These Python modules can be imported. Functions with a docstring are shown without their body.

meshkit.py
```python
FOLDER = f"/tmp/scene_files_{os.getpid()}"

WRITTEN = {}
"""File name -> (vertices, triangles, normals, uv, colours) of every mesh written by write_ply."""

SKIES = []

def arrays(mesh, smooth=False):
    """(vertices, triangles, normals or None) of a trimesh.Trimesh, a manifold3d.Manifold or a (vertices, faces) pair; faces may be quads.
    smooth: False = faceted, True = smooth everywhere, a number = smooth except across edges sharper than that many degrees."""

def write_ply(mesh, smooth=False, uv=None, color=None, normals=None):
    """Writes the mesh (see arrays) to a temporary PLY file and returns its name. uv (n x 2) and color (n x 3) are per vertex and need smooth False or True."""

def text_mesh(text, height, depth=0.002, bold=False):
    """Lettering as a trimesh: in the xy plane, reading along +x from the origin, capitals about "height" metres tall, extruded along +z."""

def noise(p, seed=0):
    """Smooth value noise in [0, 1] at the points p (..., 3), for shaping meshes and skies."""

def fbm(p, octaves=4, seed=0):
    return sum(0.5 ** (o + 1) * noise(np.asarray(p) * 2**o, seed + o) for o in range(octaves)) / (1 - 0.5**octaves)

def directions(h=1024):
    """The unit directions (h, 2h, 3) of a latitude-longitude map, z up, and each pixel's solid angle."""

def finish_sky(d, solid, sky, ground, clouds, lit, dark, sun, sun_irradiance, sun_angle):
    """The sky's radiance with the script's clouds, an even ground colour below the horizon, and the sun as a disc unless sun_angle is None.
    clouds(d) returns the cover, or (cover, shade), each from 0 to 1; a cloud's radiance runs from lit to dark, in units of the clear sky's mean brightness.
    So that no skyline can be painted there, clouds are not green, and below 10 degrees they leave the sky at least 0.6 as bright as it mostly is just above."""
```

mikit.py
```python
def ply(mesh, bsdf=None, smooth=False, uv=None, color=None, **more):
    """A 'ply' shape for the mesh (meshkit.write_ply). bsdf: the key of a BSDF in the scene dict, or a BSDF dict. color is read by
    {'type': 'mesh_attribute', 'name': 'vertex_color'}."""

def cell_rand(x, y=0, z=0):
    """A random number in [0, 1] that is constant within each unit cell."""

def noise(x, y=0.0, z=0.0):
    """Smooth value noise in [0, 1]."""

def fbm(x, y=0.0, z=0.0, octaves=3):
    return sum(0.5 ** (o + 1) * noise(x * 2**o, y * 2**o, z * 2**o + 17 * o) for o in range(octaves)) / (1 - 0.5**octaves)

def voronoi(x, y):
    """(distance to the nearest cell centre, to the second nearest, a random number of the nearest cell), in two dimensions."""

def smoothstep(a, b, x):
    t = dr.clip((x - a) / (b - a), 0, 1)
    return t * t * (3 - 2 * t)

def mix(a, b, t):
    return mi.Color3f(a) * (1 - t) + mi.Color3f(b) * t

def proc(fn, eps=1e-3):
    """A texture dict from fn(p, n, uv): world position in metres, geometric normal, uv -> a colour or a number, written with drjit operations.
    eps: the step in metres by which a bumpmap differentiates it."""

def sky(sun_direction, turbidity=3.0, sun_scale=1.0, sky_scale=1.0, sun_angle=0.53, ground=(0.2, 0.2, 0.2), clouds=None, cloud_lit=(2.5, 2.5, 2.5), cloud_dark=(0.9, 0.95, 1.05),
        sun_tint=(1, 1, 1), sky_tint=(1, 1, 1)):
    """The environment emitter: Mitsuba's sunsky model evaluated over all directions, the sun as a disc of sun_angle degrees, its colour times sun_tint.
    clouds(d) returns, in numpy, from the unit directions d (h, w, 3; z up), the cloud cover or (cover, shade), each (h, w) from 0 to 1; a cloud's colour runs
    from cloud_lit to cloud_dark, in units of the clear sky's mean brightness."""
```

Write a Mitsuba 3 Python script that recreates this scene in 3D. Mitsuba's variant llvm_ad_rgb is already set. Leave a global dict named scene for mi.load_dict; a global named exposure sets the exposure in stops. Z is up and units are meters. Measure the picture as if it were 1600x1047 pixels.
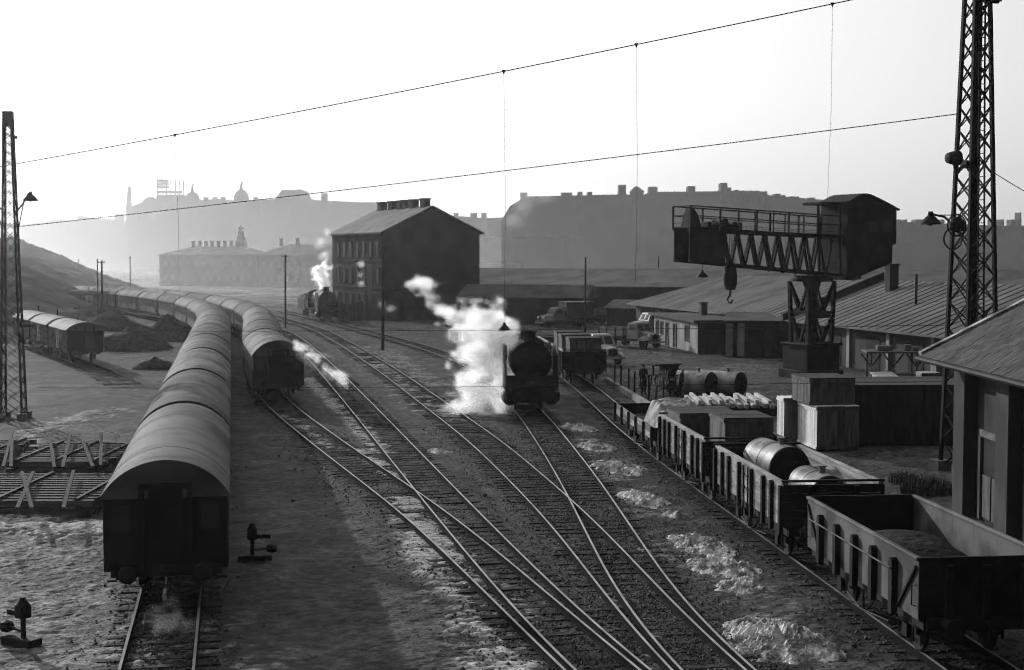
import math, random
import numpy as np, trimesh, drjit as dr, mitsuba as mi, mikit, meshkit
from trimesh import creation as tc
from shapely.geometry import Polygon
import manifold3d as m3
from scipy.ndimage import gaussian_filter1d, gaussian_filter

T = mi.ScalarTransform4f
random.seed(7); RNG = np.random.default_rng(7)
scene, labels, place = {}, {}, {}

# ------------------------------------------------------------------ camera, sky, exposure
CAM_Z, FOCAL, HOR = 8.7, 2222.0, 400.0           # metres; pixels of the 1600 wide photograph
PITCH = math.atan((523.5 - HOR) / FOCAL)
scene['camera'] = {'type': 'perspective', 'fov': math.degrees(2 * math.atan(800 / FOCAL)), 'fov_axis': 'x', 'near_clip': 0.5, 'far_clip': 6000.0,
                   'to_world': T().look_at(origin=[0, 0, CAM_Z], target=[0, math.cos(PITCH) * 100, CAM_Z - math.sin(PITCH) * 100], up=[0, 0, 1]),
                   'medium': {'type': 'ref', 'id': 'haze_air'}}
SUN = np.array([-0.53, 0.85, 0.30]); SUN /= np.linalg.norm(SUN)

def overcast(d):
    # a high even veil of cloud: brightest round the sun, darker away from it and overhead
    c = d @ SUN
    glow = np.clip(0.5 + 0.5 * c, 0, 1) ** 3.3
    return np.ones(d.shape[:2]), 1 - np.clip(glow, 0, 1)

scene['sky'] = mikit.sky(SUN.tolist(), turbidity=3, sun_tint=(0.707, 1.0, 1.932), clouds=overcast, cloud_lit=(6.4, 6.4, 6.4), cloud_dark=(0.3, 0.3, 0.3), ground=(0.1, 0.1, 0.1))
exposure = 1.95
scene['haze_air'] = {'type': 'homogeneous', 'albedo': {'type': 'rgb', 'value': [0.95] * 3}, 'sigma_t': {'type': 'rgb', 'value': [0.00018] * 3},
                     'phase': {'type': 'hg', 'g': 0.8}}

# ------------------------------------------------------------------ materials
def lamb(x):
    return mi.Color3f(x, x, x)

def grain(lo, hi, freq=(1, 1, 1), sharp=1.0, octaves=4, fine=0.0):
    fx, fy, fz = freq
    def fn(p, n, uv):
        v = mikit.fbm(p.x * fx, p.y * fy, p.z * fz, octaves)
        v = mikit.smoothstep(0.5 - 0.5 / sharp * 0.7, 0.5 + 0.5 / sharp * 0.7, v)
        if fine:
            v = v + fine * (mikit.noise(p.x * 31, p.y * 31, p.z * 31) - 0.5)
        return lamb(lo + (hi - lo) * dr.clip(v, 0, 1))
    return mikit.proc(fn)

def mat(key, lo, hi=None, freq=(1, 1, 1), sharp=1.6, rough=0.7, metal=0.0, spec=0.25, bump=None, two=True, fine=0.25, octaves=4):
    base = grain(lo, hi, freq, sharp, octaves, fine) if hi is not None else {'type': 'rgb', 'value': [lo] * 3}
    b = {'type': 'principled', 'base_color': base, 'roughness': rough, 'metallic': metal, 'specular': spec}
    if bump:
        s, bf = bump
        def fn(p, n, uv):
            return mikit.fbm(p.x * bf[0], p.y * bf[1], p.z * bf[2], 3)
        b = {'type': 'bumpmap', 'arbitrary': mikit.proc(fn, eps=0.01), 'scale': s, 'bsdf': b}
    scene[key] = {'type': 'twosided', 'bsdf': b} if two else b

mat('iron_black', 0.007, 0.024, (1.5, 1.5, 1.5), rough=0.7, spec=0.12)
mat('steel_lattice', 0.007, 0.02, (2, 2, 1), rough=0.75, spec=0.12)
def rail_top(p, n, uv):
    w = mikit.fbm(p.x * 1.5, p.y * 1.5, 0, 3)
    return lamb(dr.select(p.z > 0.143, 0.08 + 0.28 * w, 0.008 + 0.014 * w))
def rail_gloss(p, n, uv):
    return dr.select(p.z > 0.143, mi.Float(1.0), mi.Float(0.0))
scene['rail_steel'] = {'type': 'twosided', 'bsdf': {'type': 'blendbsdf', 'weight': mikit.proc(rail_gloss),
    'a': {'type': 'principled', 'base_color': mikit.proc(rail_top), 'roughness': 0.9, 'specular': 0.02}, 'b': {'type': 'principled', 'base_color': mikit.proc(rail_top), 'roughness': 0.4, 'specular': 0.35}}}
mat('sleeper_wood', 0.014, 0.055, (3, 1.1, 3), rough=0.8, spec=0.1, fine=0.5, bump=(0.02, (3, 40, 20)))
mat('car_roof', 0.03, 0.115, (0.6, 0.9, 0.6), sharp=1.9, rough=0.8, spec=0.25, fine=0.45, bump=(0.05, (0.7, 2.6, 0.7)))
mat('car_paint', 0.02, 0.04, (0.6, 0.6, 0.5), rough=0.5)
mat('car_roof_dull', 0.03, 0.1, (0.5, 1.1, 0.6), sharp=1.9, rough=0.85, spec=0.2, fine=0.5, bump=(0.05, (0.9, 2.3, 0.7)))
mat('car_roof_patched', 0.035, 0.14, (0.8, 0.6, 0.8), sharp=2.6, rough=0.8, spec=0.2, fine=0.5, bump=(0.06, (0.6, 1.7, 0.7)))
mat('plaster_sooty', 0.026, 0.06, (0.7, 0.7, 0.4), sharp=1.9, rough=0.9, spec=0.1, fine=0.3)
mat('plaster_grey', 0.045, 0.09, (0.8, 0.8, 0.4), sharp=1.9, rough=0.9, spec=0.1, fine=0.3)
mat('car_paint_pale', 0.08, 0.14, (0.6, 0.6, 0.5), rough=0.55)
mat('end_paint', 0.007, 0.016, (0.8, 0.8, 0.5), rough=0.8, spec=0.1)  # carriage and covered wagon ends, their shade put into the colour
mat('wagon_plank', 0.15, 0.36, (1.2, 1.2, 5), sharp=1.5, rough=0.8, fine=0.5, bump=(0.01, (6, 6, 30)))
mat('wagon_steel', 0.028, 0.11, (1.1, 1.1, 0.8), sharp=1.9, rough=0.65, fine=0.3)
mat('wagon_dark', 0.008, 0.022, (1.4, 1.4, 1.4), rough=0.8, spec=0.12)  # dark ironwork and doors; on wagon ends it paints in their shade
mat('plank_white', 0.62, 0.88, (7, 7, 0.8), sharp=1.2, rough=0.75, fine=0.3)
mat('plank_grey', 0.05, 0.12, (6, 6, 0.9), sharp=1.4, rough=0.8, fine=0.4)
mat('plank_grey_worn', 0.07, 0.17, (5, 5, 0.8), sharp=1.6, rough=0.85, spec=0.1, fine=0.5)
mat('plank_white_worn', 0.42, 0.7, (6, 6, 0.7), sharp=1.6, rough=0.8, spec=0.15, fine=0.5)
mat('plank_dark', 0.014, 0.035, (6, 6, 0.9), rough=0.8)
mat('timber_pale', 0.3, 0.55, (2, 2, 4), rough=0.7)
mat('timber_old', 0.04, 0.13, (1.2, 4, 4), rough=0.8, fine=0.4)
mat('tank_metal', 0.05, 0.2, (2.2, 2.2, 1.2), sharp=2.4, rough=0.55, metal=0.2, fine=0.3)
mat('tank_pale', 0.16, 0.36, (2.2, 2.2, 1.2), sharp=2.0, rough=0.5, metal=0.2, fine=0.3)
mat('tarp', 0.16, 0.4, (2, 2, 2), rough=0.85, bump=(0.05, (3, 3, 3)))
mat('coal', 0.008, 0.03, (4, 4, 4), rough=0.85, spec=0.08, fine=0.6, bump=(0.05, (7, 7, 7)))
mat('tile', 0.018, 0.062, (2.3, 2.3, 2.3), sharp=1.5, rough=0.8, fine=0.5)
mat('mortar', 0.06, 0.4, (2.5, 2.5, 2.5), sharp=2.2, rough=0.9)
mat('plaster', 0.09, 0.15, (0.8, 0.8, 0.5), sharp=1.6, rough=0.9, fine=0.3)
mat('plaster_pale', 0.17, 0.29, (0.9, 0.9, 0.6), sharp=1.6, rough=0.9, fine=0.3)
mat('brick_wall', 0.018, 0.04, (0.5, 0.5, 0.35), sharp=1.5, rough=0.9, fine=0.5)
mat('brick_light', 0.035, 0.07, (0.5, 0.5, 0.35), sharp=1.5, rough=0.9, fine=0.5)
mat('roof_sheet', 0.06, 0.115, (0.35, 0.6, 0.5), sharp=1.5, rough=0.75, fine=0.35)
mat('roof_dark', 0.022, 0.055, (0.5, 0.5, 0.5), rough=0.85, fine=0.3)
mat('far_wall', 0.04, 0.07, (0.1, 0.1, 0.1), rough=0.9, fine=0.0)
mat('far_roof', 0.05, 0.09, (0.1, 0.1, 0.1), rough=0.9, fine=0.0)
mat('window_glass', 0.03, None, rough=0.15)
mat('window_sky', 0.12, None, rough=0.2)
mat('timber_board', 0.025, 0.06, (1.2, 4, 4), rough=0.85, spec=0.1, fine=0.4)
mat('rail_dull', 0.012, 0.03, (2, 2, 2), rough=0.85, spec=0.1)
mat('snow', 0.16, 0.72, (3.2, 2.2, 4), sharp=1.7, rough=0.85, spec=0.1, fine=0.7, bump=(0.06, (14, 10, 12)))
mat('lorry_pale', 0.35, 0.5, (1, 1, 1), rough=0.4)
mat('lorry_dark', 0.05, 0.09, (1, 1, 1), rough=0.45)
mat('cloth_dark', 0.015, 0.03, (3, 3, 3), rough=0.9)
mat('skin', 0.3, None, rough=0.6)
mat('hill_earth', 0.025, 0.065, (0.09, 0.09, 0.2), sharp=1.6, rough=0.95, fine=0.4)
mat('weed', 0.04, 0.1, (3, 3, 3), rough=0.9)
mat('rod_bright', 0.5, None, rough=0.25, metal=0.8)

# ------------------------------------------------------------------ mesh helpers
def cat(*ms):
    flat = []
    for m in ms:
        flat += list(m) if isinstance(m, (list, tuple)) else [m]
    return trimesh.util.concatenate(flat)

def bx(x0, x1, y0, y1, z0, z1):
    m = tc.box(extents=[abs(x1 - x0), abs(y1 - y0), abs(z1 - z0)])
    m.apply_translation([(x0 + x1) / 2, (y0 + y1) / 2, (z0 + z1) / 2])
    return m

def frame_of(p0, p1, up=(0, 0, 1)):
    p0, p1 = np.asarray(p0, float), np.asarray(p1, float)
    d = p1 - p0; L = np.linalg.norm(d); d = d / L
    u = np.asarray(up, float)
    if abs(d @ u) > 0.97:
        u = np.array([0, 1.0, 0]) if abs(d[1]) < 0.9 else np.array([1.0, 0, 0])
    a = np.cross(u, d); a /= np.linalg.norm(a)
    b = np.cross(d, a)
    M = np.eye(4); M[:3, 0], M[:3, 1], M[:3, 2], M[:3, 3] = a, b, d, (p0 + p1) / 2
    return M, L

def bar(p0, p1, w, h=None, up=(0, 0, 1)):
    M, L = frame_of(p0, p1, up)
    m = tc.box(extents=[w, h or w, L]); m.apply_transform(M)
    return m

def cyl(p0, p1, r, n=16, r1=None):
    M, L = frame_of(p0, p1)
    if r1 is None or r1 == r:
        m = tc.cylinder(radius=r, height=L, sections=n)
    else:
        m = tc.revolve(np.array([[0, -L / 2], [r, -L / 2], [r1, L / 2], [0, L / 2]]), sections=n)
    m.apply_transform(M)
    return m

def lathe(profile, n=32, loc=(0, 0, 0), axis='z'):
    m = tc.revolve(np.asarray(profile, float), sections=n)
    if axis == 'y':      # profile's height runs along +y
        m.apply_transform(np.array([[1, 0, 0, 0], [0, 0, 1, 0], [0, -1, 0, 0], [0, 0, 0, 1.0]]))
    if axis == 'x':
        m.apply_transform(np.array([[0, 0, 1, 0], [0, 1, 0, 0], [-1, 0, 0, 0], [0, 0, 0, 1.0]]))
    m.apply_translation(loc)
    return m

def prism_y(poly, y0, y1):      # polygon of (x, z) along y
    m = tc.extrude_polygon(Polygon(poly), y1 - y0)
    m.apply_transform(np.array([[1, 0, 0, 0], [0, 0, -1, y1], [0, 1, 0, 0], [0, 0, 0, 1.0]]))
    return m

def prism_x(poly, x0, x1):      # polygon of (y, z) along x
    m = tc.extrude_polygon(Polygon(poly), x1 - x0)
    m.apply_transform(np.array([[0, 0, 1, x0], [1, 0, 0, 0], [0, 1, 0, 0], [0, 0, 0, 1.0]]))
    return m

def tube(pts, r, n=6):
    pts = np.asarray(pts, float)
    t = np.gradient(pts, axis=0); t /= np.linalg.norm(t, axis=1, keepdims=True)
    a = np.cross(t, np.where(np.abs(t[:, 2:]) < 0.9, [0, 0, 1.0], [1.0, 0, 0])); a /= np.linalg.norm(a, axis=1, keepdims=True)
    b = np.cross(t, a); g = np.arange(n) * 2 * np.pi / n
    v = pts[:, None] + r * (np.cos(g)[None, :, None] * a[:, None] + np.sin(g)[None, :, None] * b[:, None])
    i, j = np.meshgrid(np.arange(len(pts) - 1), np.arange(n), indexing='ij')
    q = np.stack([i * n + j, i * n + (j + 1) % n, (i + 1) * n + (j + 1) % n, (i + 1) * n + j], -1).reshape(-1, 4)
    return trimesh.Trimesh(v.reshape(-1, 3), np.vstack([q[:, [0, 1, 2]], q[:, [0, 2, 3]]]), process=False)

def hull(points):
    return trimesh.convex.convex_hull(np.asarray(points, float))

def cbox(x0, x1, y0, y1, z0, z1, c=0.03):
    P = []
    for sx, X in ((-1, x0), (1, x1)):
        for sy, Y in ((-1, y0), (1, y1)):
            for sz, Z in ((-1, z0), (1, z1)):
                P += [[X - sx * c, Y, Z - sz * c], [X, Y - sy * c, Z - sz * c], [X - sx * c, Y - sy * c, Z]]
    return hull(P)

def limbs(bones, edge=0.03, it=8):
    """One smooth body from bones ((p0, r0), (p1, r1))."""
    parts = []
    for (p0, r0), (p1, r1) in bones:
        a = m3.Manifold.sphere(r0, 14).translate(list(map(float, p0))); b = m3.Manifold.sphere(r1, 14).translate(list(map(float, p1)))
        parts.append(m3.Manifold.batch_hull([a, b]))
    M = m3.Manifold.batch_boolean(parts, m3.OpType.Add).refine_to_length(edge).to_mesh()
    m = trimesh.Trimesh(M.vert_properties[:, :3], M.tri_verts, process=True)
    trimesh.smoothing.filter_taubin(m, iterations=it)
    return m

# ------------------------------------------------------------------ scene helpers
used = {}
def numbered(key):
    n = used.get(key, -1) + 1; used[key] = n
    return key if n == 0 else f'{key}_{n:03d}'

def thing(name, label, category, loc=(0, 0, 0), rz=0.0, group=None, kind=None, M=None):
    key = numbered(name)
    place[key] = M if M is not None else T().translate(list(map(float, loc))).rotate([0, 0, 1], math.degrees(rz))
    labels[key] = {'label': label, 'category': category}
    if group: labels[key]['group'] = group
    if kind: labels[key]['kind'] = kind
    return key

def part(parent, name, mesh, bsdf, smooth=30, label=None, kind=None):
    key = numbered(parent + '__' + name)
    d = mesh if isinstance(mesh, dict) else mikit.ply(mesh, bsdf, smooth)
    scene[key] = {**d, 'to_world': place[parent.split('__')[0]]}
    if label or kind:
        labels[key] = {k: v for k, v in (('label', label), ('kind', kind)) if v}
    return key

def single(name, mesh, bsdf, label, category, smooth=30, group=None, kind=None, loc=(0, 0, 0), rz=0.0):
    key = thing(name, label, category, loc, rz, group, kind)
    scene[key] = {**mikit.ply(mesh, bsdf, smooth), 'to_world': place[key]}
    return key

def struct(name, mesh, bsdf, smooth=30, **kw):
    key = numbered(name)
    scene[key] = mikit.ply(mesh, bsdf, smooth, **kw)
    labels[key] = {'kind': 'structure'}
    return key

def dup(root, label, loc, rz, group=None, skip=(), roof=None):
    r = thing(root.rstrip('0123456789').rstrip('_') if root[-1].isdigit() else root, label, labels[root]['category'], loc, rz, group or labels[root].get('group'))
    for key in [k for k in scene if k.startswith(root + '__')]:
        if any(s in key for s in skip): continue
        scene[r + key[len(root):]] = {**scene[key], 'to_world': place[r]}
        if roof and key.endswith('__roof'): scene[r + key[len(root):]]['bsdf'] = {'type': 'ref', 'id': roof}
        if key in labels: labels[r + key[len(root):]] = dict(labels[key])
    return r

def at(px, py, z=0.0):
    """World point at height z seen at a pixel of the photograph (layout aid: gives plain world coordinates)."""
    u, v = (px - 800) / FOCAL, (523.5 - py) / FOCAL
    dy, dz = math.cos(PITCH) + v * math.sin(PITCH), -math.sin(PITCH) + v * math.cos(PITCH)
    t = (z - CAM_Z) / dz
    return np.array([u * t, dy * t, z])

def ax(px, py, d):
    """World point at distance d seen at a pixel."""
    u, v = (px - 800) / FOCAL, (523.5 - py) / FOCAL
    dy, dz = math.cos(PITCH) + v * math.sin(PITCH), -math.sin(PITCH) + v * math.cos(PITCH)
    return np.array([u / dy * d, d, CAM_Z + dz / dy * d])
RZ = 0.15      # height of the rail head

# ------------------------------------------------------------------ track lines: x as a function of y
class Line:
    def __init__(self, pts, lo, hi):
        p = np.array(sorted(pts)); self.y = np.arange(lo, hi + 0.5, 0.5)
        x = np.interp(self.y, p[:, 0], p[:, 1])
        e = (p[1, 1] - p[0, 1]) / (p[1, 0] - p[0, 0]); f = (p[-1, 1] - p[-2, 1]) / (p[-1, 0] - p[-2, 0])
        x = np.where(self.y < p[0, 0], p[0, 1] + e * (self.y - p[0, 0]), np.where(self.y > p[-1, 0], p[-1, 1] + f * (self.y - p[-1, 0]), x))
        pad = 40; xe = np.concatenate([x[0] + (x[1] - x[0]) * np.arange(-pad, 0), x, x[-1] + (x[-1] - x[-2]) * np.arange(1, pad + 1)])
        self.x = gaussian_filter1d(xe, 11)[pad:-pad]
        self.s = np.concatenate([[0], np.cumsum(np.hypot(np.diff(self.x), np.diff(self.y)))])
    def X(self, y): return np.interp(y, self.y, self.x)
    def along(self, s): return np.array([np.interp(s, self.s, self.x), np.interp(s, self.s, self.y)])
    def S(self, y): return float(np.interp(y, self.y, self.s))
    def pose(self, s0, s1):
        a, b = self.along(s0), self.along(s1); m = (a + b) / 2; d = b - a
        return (m[0], m[1], RZ), math.atan2(-d[0], d[1])

def arc_left(y0, y1, x0, k0, R, offs=0.0):
    """points of a line straight to y0 at slope k0, then curving left with radius R"""
    out = []
    a = math.atan2(-k0, 1); px, py = x0, y0; ds = 4.0
    while py < y1 and a < 1.25:
        out.append((py + offs * math.sin(a), px + offs * math.cos(a)))
        a += ds / R; px -= math.sin(a) * ds; py += math.cos(a) * ds
    return out

T1X = lambda y: -7.56 - 0.197 * (y - 30)
LA = Line([(y, T1X(y)) for y in (14, 40, 70, 100, 125)] + arc_left(130, 330, T1X(130), -0.197, 290), 14, 300)
tail = arc_left(130, 330, T1X(130), -0.197, 290, 4.3)
LB = Line([(24, 3.2), (29.9, 1.6), (46, -2.5), (60.8, -7.2), (82, -13.6), (95, -16.6), (111, -19.5), (124, -22.0)] + tail, 20, 300)
LC = Line([(20, 4.65), (24.0, 3.35), (29.9, 1.70), (32.8, 1.06), (46, -1.65), (60.8, -4.6), (80.6, -8.55), (109, -14.3), (137, -20.2), (155, -24.2), (185, -33.5), (220, -47), (260, -66)], 20, 280)
LD = Line([(24, 4.95), (29.9, 3.7), (44.5, 2.15), (64.4, -1.0), (104.5, -8.9), (137, -15.8), (164, -22.0), (200, -33), (250, -52)], 20, 270)
LE = Line([(24, 5.15), (29.9, 3.80), (33.5, 3.46), (41.6, 3.15), (54.1, 2.6), (74.4, 1.3), (98, -0.9), (116.5, -3.9), (138, -9.4), (164, -17.3), (188, -24.5), (220, -35)], 20, 230)
LF = Line([(20, 10.6), (29.9, 9.66), (57, 7.05), (70, 6.0), (95, 4.7), (130, 1.6), (170, -6)], 14, 185)
LG = Line([(60, -12.5), (75, -18.5), (95, -25.6), (112, -33.6), (133, -44.3), (160, -59)], 78, 175)
TRACKS = [('A', LA, 16, 240), ('B', LB, 20, 250), ('C', LC, 28.7, 240), ('D', LD, 20, 240), ('E', LE, 28.7, 225), ('F', LF, 16, 180), ('G', LG, 97, 170)]

# ------------------------------------------------------------------ ground: one sheet
def seg_dist(X, Y, a, b):
    ax_, ay = a; bx_, by = b; dx, dy = bx_ - ax_, by - ay
    t = np.clip(((X - ax_) * dx + (Y - ay) * dy) / (dx * dx + dy * dy), 0, 1)
    return np.hypot(X - ax_ - t * dx, Y - ay - t * dy), t

def build_ground():
    xs = [0.0]
    while xs[-1] < 1500:
        xs.append(xs[-1] + (0.085 if xs[-1] < 20 else 0.085 + (xs[-1] - 20) * 0.03))
    xs = np.array(xs); xs = np.concatenate([-xs[:0:-1], xs])
    ys = [16.0]
    while ys[-1] < 1550:
        ys.append(ys[-1] + max(0.09, 0.0042 * (ys[-1] - 14)) * (1 if ys[-1] < 250 else 3))
    ys = np.concatenate([[-250, -120, -60, -30, -12, 0, 8, 12.0], np.array(ys)])
    X, Y = np.meshgrid(xs, ys)
    P = np.stack([X, Y, 0 * X], -1)
    n1, n2, n3 = meshkit.fbm(P * 0.22, 3, 3), meshkit.fbm(P * 1.1, 4, 5), meshkit.fbm(P * np.array([4.6, 5.6, 1]), 3, 9)
    near = np.full(X.shape, 99.0)
    for _, L, lo, hi in TRACKS:
        dx = np.abs(X - np.interp(Y, L.y, L.x)); sl = np.interp(Y, L.y, np.gradient(L.x, L.y))
        dd = dx / np.sqrt(1 + sl * sl)
        near = np.minimum(near, np.where((Y > lo - 8) & (Y < hi + 10), dd, 99))
    bed = 1 - np.clip((near - 1.35) / 0.7, 0, 1); bed = bed * bed * (3 - 2 * bed)
    rough = 0.16 * (n1 - 0.5) + 0.09 * (n2 - 0.5) + 0.06 * (n3 - 0.5) + 0.03 * (meshkit.noise(P * np.array([9.3, 9.7, 1]), 12) - 0.5)
    Z = (rough - 0.06) * (1 - bed) + bed * (-0.028 + 0.05 * (n2 - 0.5) + 0.03 * (n3 - 0.5))
    # how pale (frost, old snow, puddle sheen, lifted train shadow) the earth is: 0 wet cinder ... 1 snow
    w = 0.035 + 0.22 * np.clip(n1 - 0.47, 0, 1) + 0.30 * np.clip(n2 - 0.52, 0, 1) + 0.12 * np.clip(n3 - 0.5, 0, 1)
    w = np.where(near < 2.0, w * 0.6, w)
    def strip(pts, r, amount, thr, soft=0.16, key=n2):
        nonlocal w
        for (x0, y0), (x1, y1) in zip(pts[:-1], pts[1:]):
            d, _ = seg_dist(X, Y, (x0, y0), (x1, y1))
            m = np.clip(1.25 - d / r, 0, 1)
            k = 0.55 * key + 0.45 * n3
            v = np.clip((k - thr + 0.22 * (m - 1)) / soft, 0, 1) * np.clip(m * 2, 0, 1)
            w = np.maximum(w, v * amount)
    g = lambda *a: [tuple(at(px, py)[:2]) for px, py in a]
    strip(g((30, 850), (60, 1000)) + g((140, 1040)), 4.6, 0.55, 0.36, 0.3)             # left of the first train
    strip(g((0, 815), (160, 830)), 1.6, 0.95, 0.36)
    strip(g((635, 780), (700, 900), (760, 1010), (820, 1120)), 0.95, 0.85, 0.33, 0.2)       # left of the points
    strip(g((555, 700), (620, 745)), 0.5, 0.9, 0.36)
    strip(g((450, 650), (520, 700)), 0.45, 0.6, 0.42)
    strip(g((478, 590), (545, 650), (600, 705)), 0.6, 0.8, 0.30)                     # between the rails by the second train
    strip(g((700, 850), (760, 905), (840, 980)), 0.6, 0.45, 0.40)
    strip(g((960, 930), (1010, 1000), (1040, 1060)), 0.5, 0.5, 0.44)
    strip(g((560, 540), (640, 600), (710, 650)), 2.6, 0.5, 0.44)
    strip(g((600, 545), (680, 600)), 1.4, 0.45, 0.40)
    strip(g((860, 640), (930, 700), (1000, 790), (1100, 880), (1200, 980)), 1.7, 0.3, 0.49)
    strip(g((830, 510), (940, 520), (1040, 580), (1200, 580), (1350, 600)), 9.0, 0.19, 0.36, 0.4)  # the cart road
    strip(g((960, 590), (1010, 610), (1180, 570)), 3.5, 0.3, 0.40, 0.3)
    strip(g((170, 545), (205, 530)), 2.6, 0.7, 0.42)  # bright puddle, its sheen painted as pale earth
    strip(g((175, 580), (60, 600)), 4.0, 0.08, 0.40, 0.3)
    strip(g((170, 640), (60, 670)), 1.7, 0.85, 0.42)  # puddle sheen again, put in as a pale patch
    strip(g((45, 680), (45, 730)), 0.6, 0.95, 0.34)
    strip(g((100, 800), (180, 760)), 1.3, 0.6, 0.4)
    strip(g((1340, 720), (1480, 760)), 3.5, 0.14, 0.36, 0.3)
    strip(g((470, 760), (560, 900), (600, 1040)), 2.4, 0.10, 0.30, 0.4)  # dry earth, painted paler to lift the train's shadow
    strip(g((420, 680), (480, 760)), 2.0, 0.09, 0.30, 0.4)  # shadowed earth beside the train lightened here too
    d, _ = seg_dist(X, Y, (-200, 330), (-40, 520))
    far = np.clip((Y - 170) / 120, 0, 1) * np.clip((-8 - X) / 30, 0, 1)
    w = np.maximum(w, far * np.clip(0.12 + 1.5 * (n1 - 0.42), 0, 0.8))
    w = np.maximum(w, np.clip(1.3 - d / 70, 0, 1) * 0.75)
    Z += np.clip(w - 0.35, 0, 1) * 0.09 * (1 - 0.6 * bed)
    mid = np.clip((w - 0.1) * 2.5, 0, 1) * (near < 0.6); Z += mid * 0.015
    w = np.clip(w, 0, 1)
    V = np.stack([X, Y, Z], -1).reshape(-1, 3)
    r, c = X.shape
    i = np.arange(r * c).reshape(r, c)
    q = np.stack([i[:-1, :-1], i[:-1, 1:], i[1:, 1:], i[1:, :-1]], -1).reshape(-1, 4)
    F = np.vstack([q[:, [0, 1, 2]], q[:, [0, 2, 3]]])
    n4 = meshkit.noise(P * np.array([7.3, 8.9, 1]), 21)
    earth = 0.008 + 0.030 * np.clip((0.55 * n2 + 0.45 * n3 - 0.33) / 0.4, 0, 1) * np.where(near < 1.7, 0.6, 1.0)
    pale = 0.22 + 0.5 * np.clip((0.6 * n3 + 0.4 * n4 - 0.3) / 0.4, 0, 1)
    col = np.repeat((earth * (1 - w) + pale * w).reshape(-1, 1), 3, 1)
    return trimesh.Trimesh(V, F, process=False), col

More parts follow.
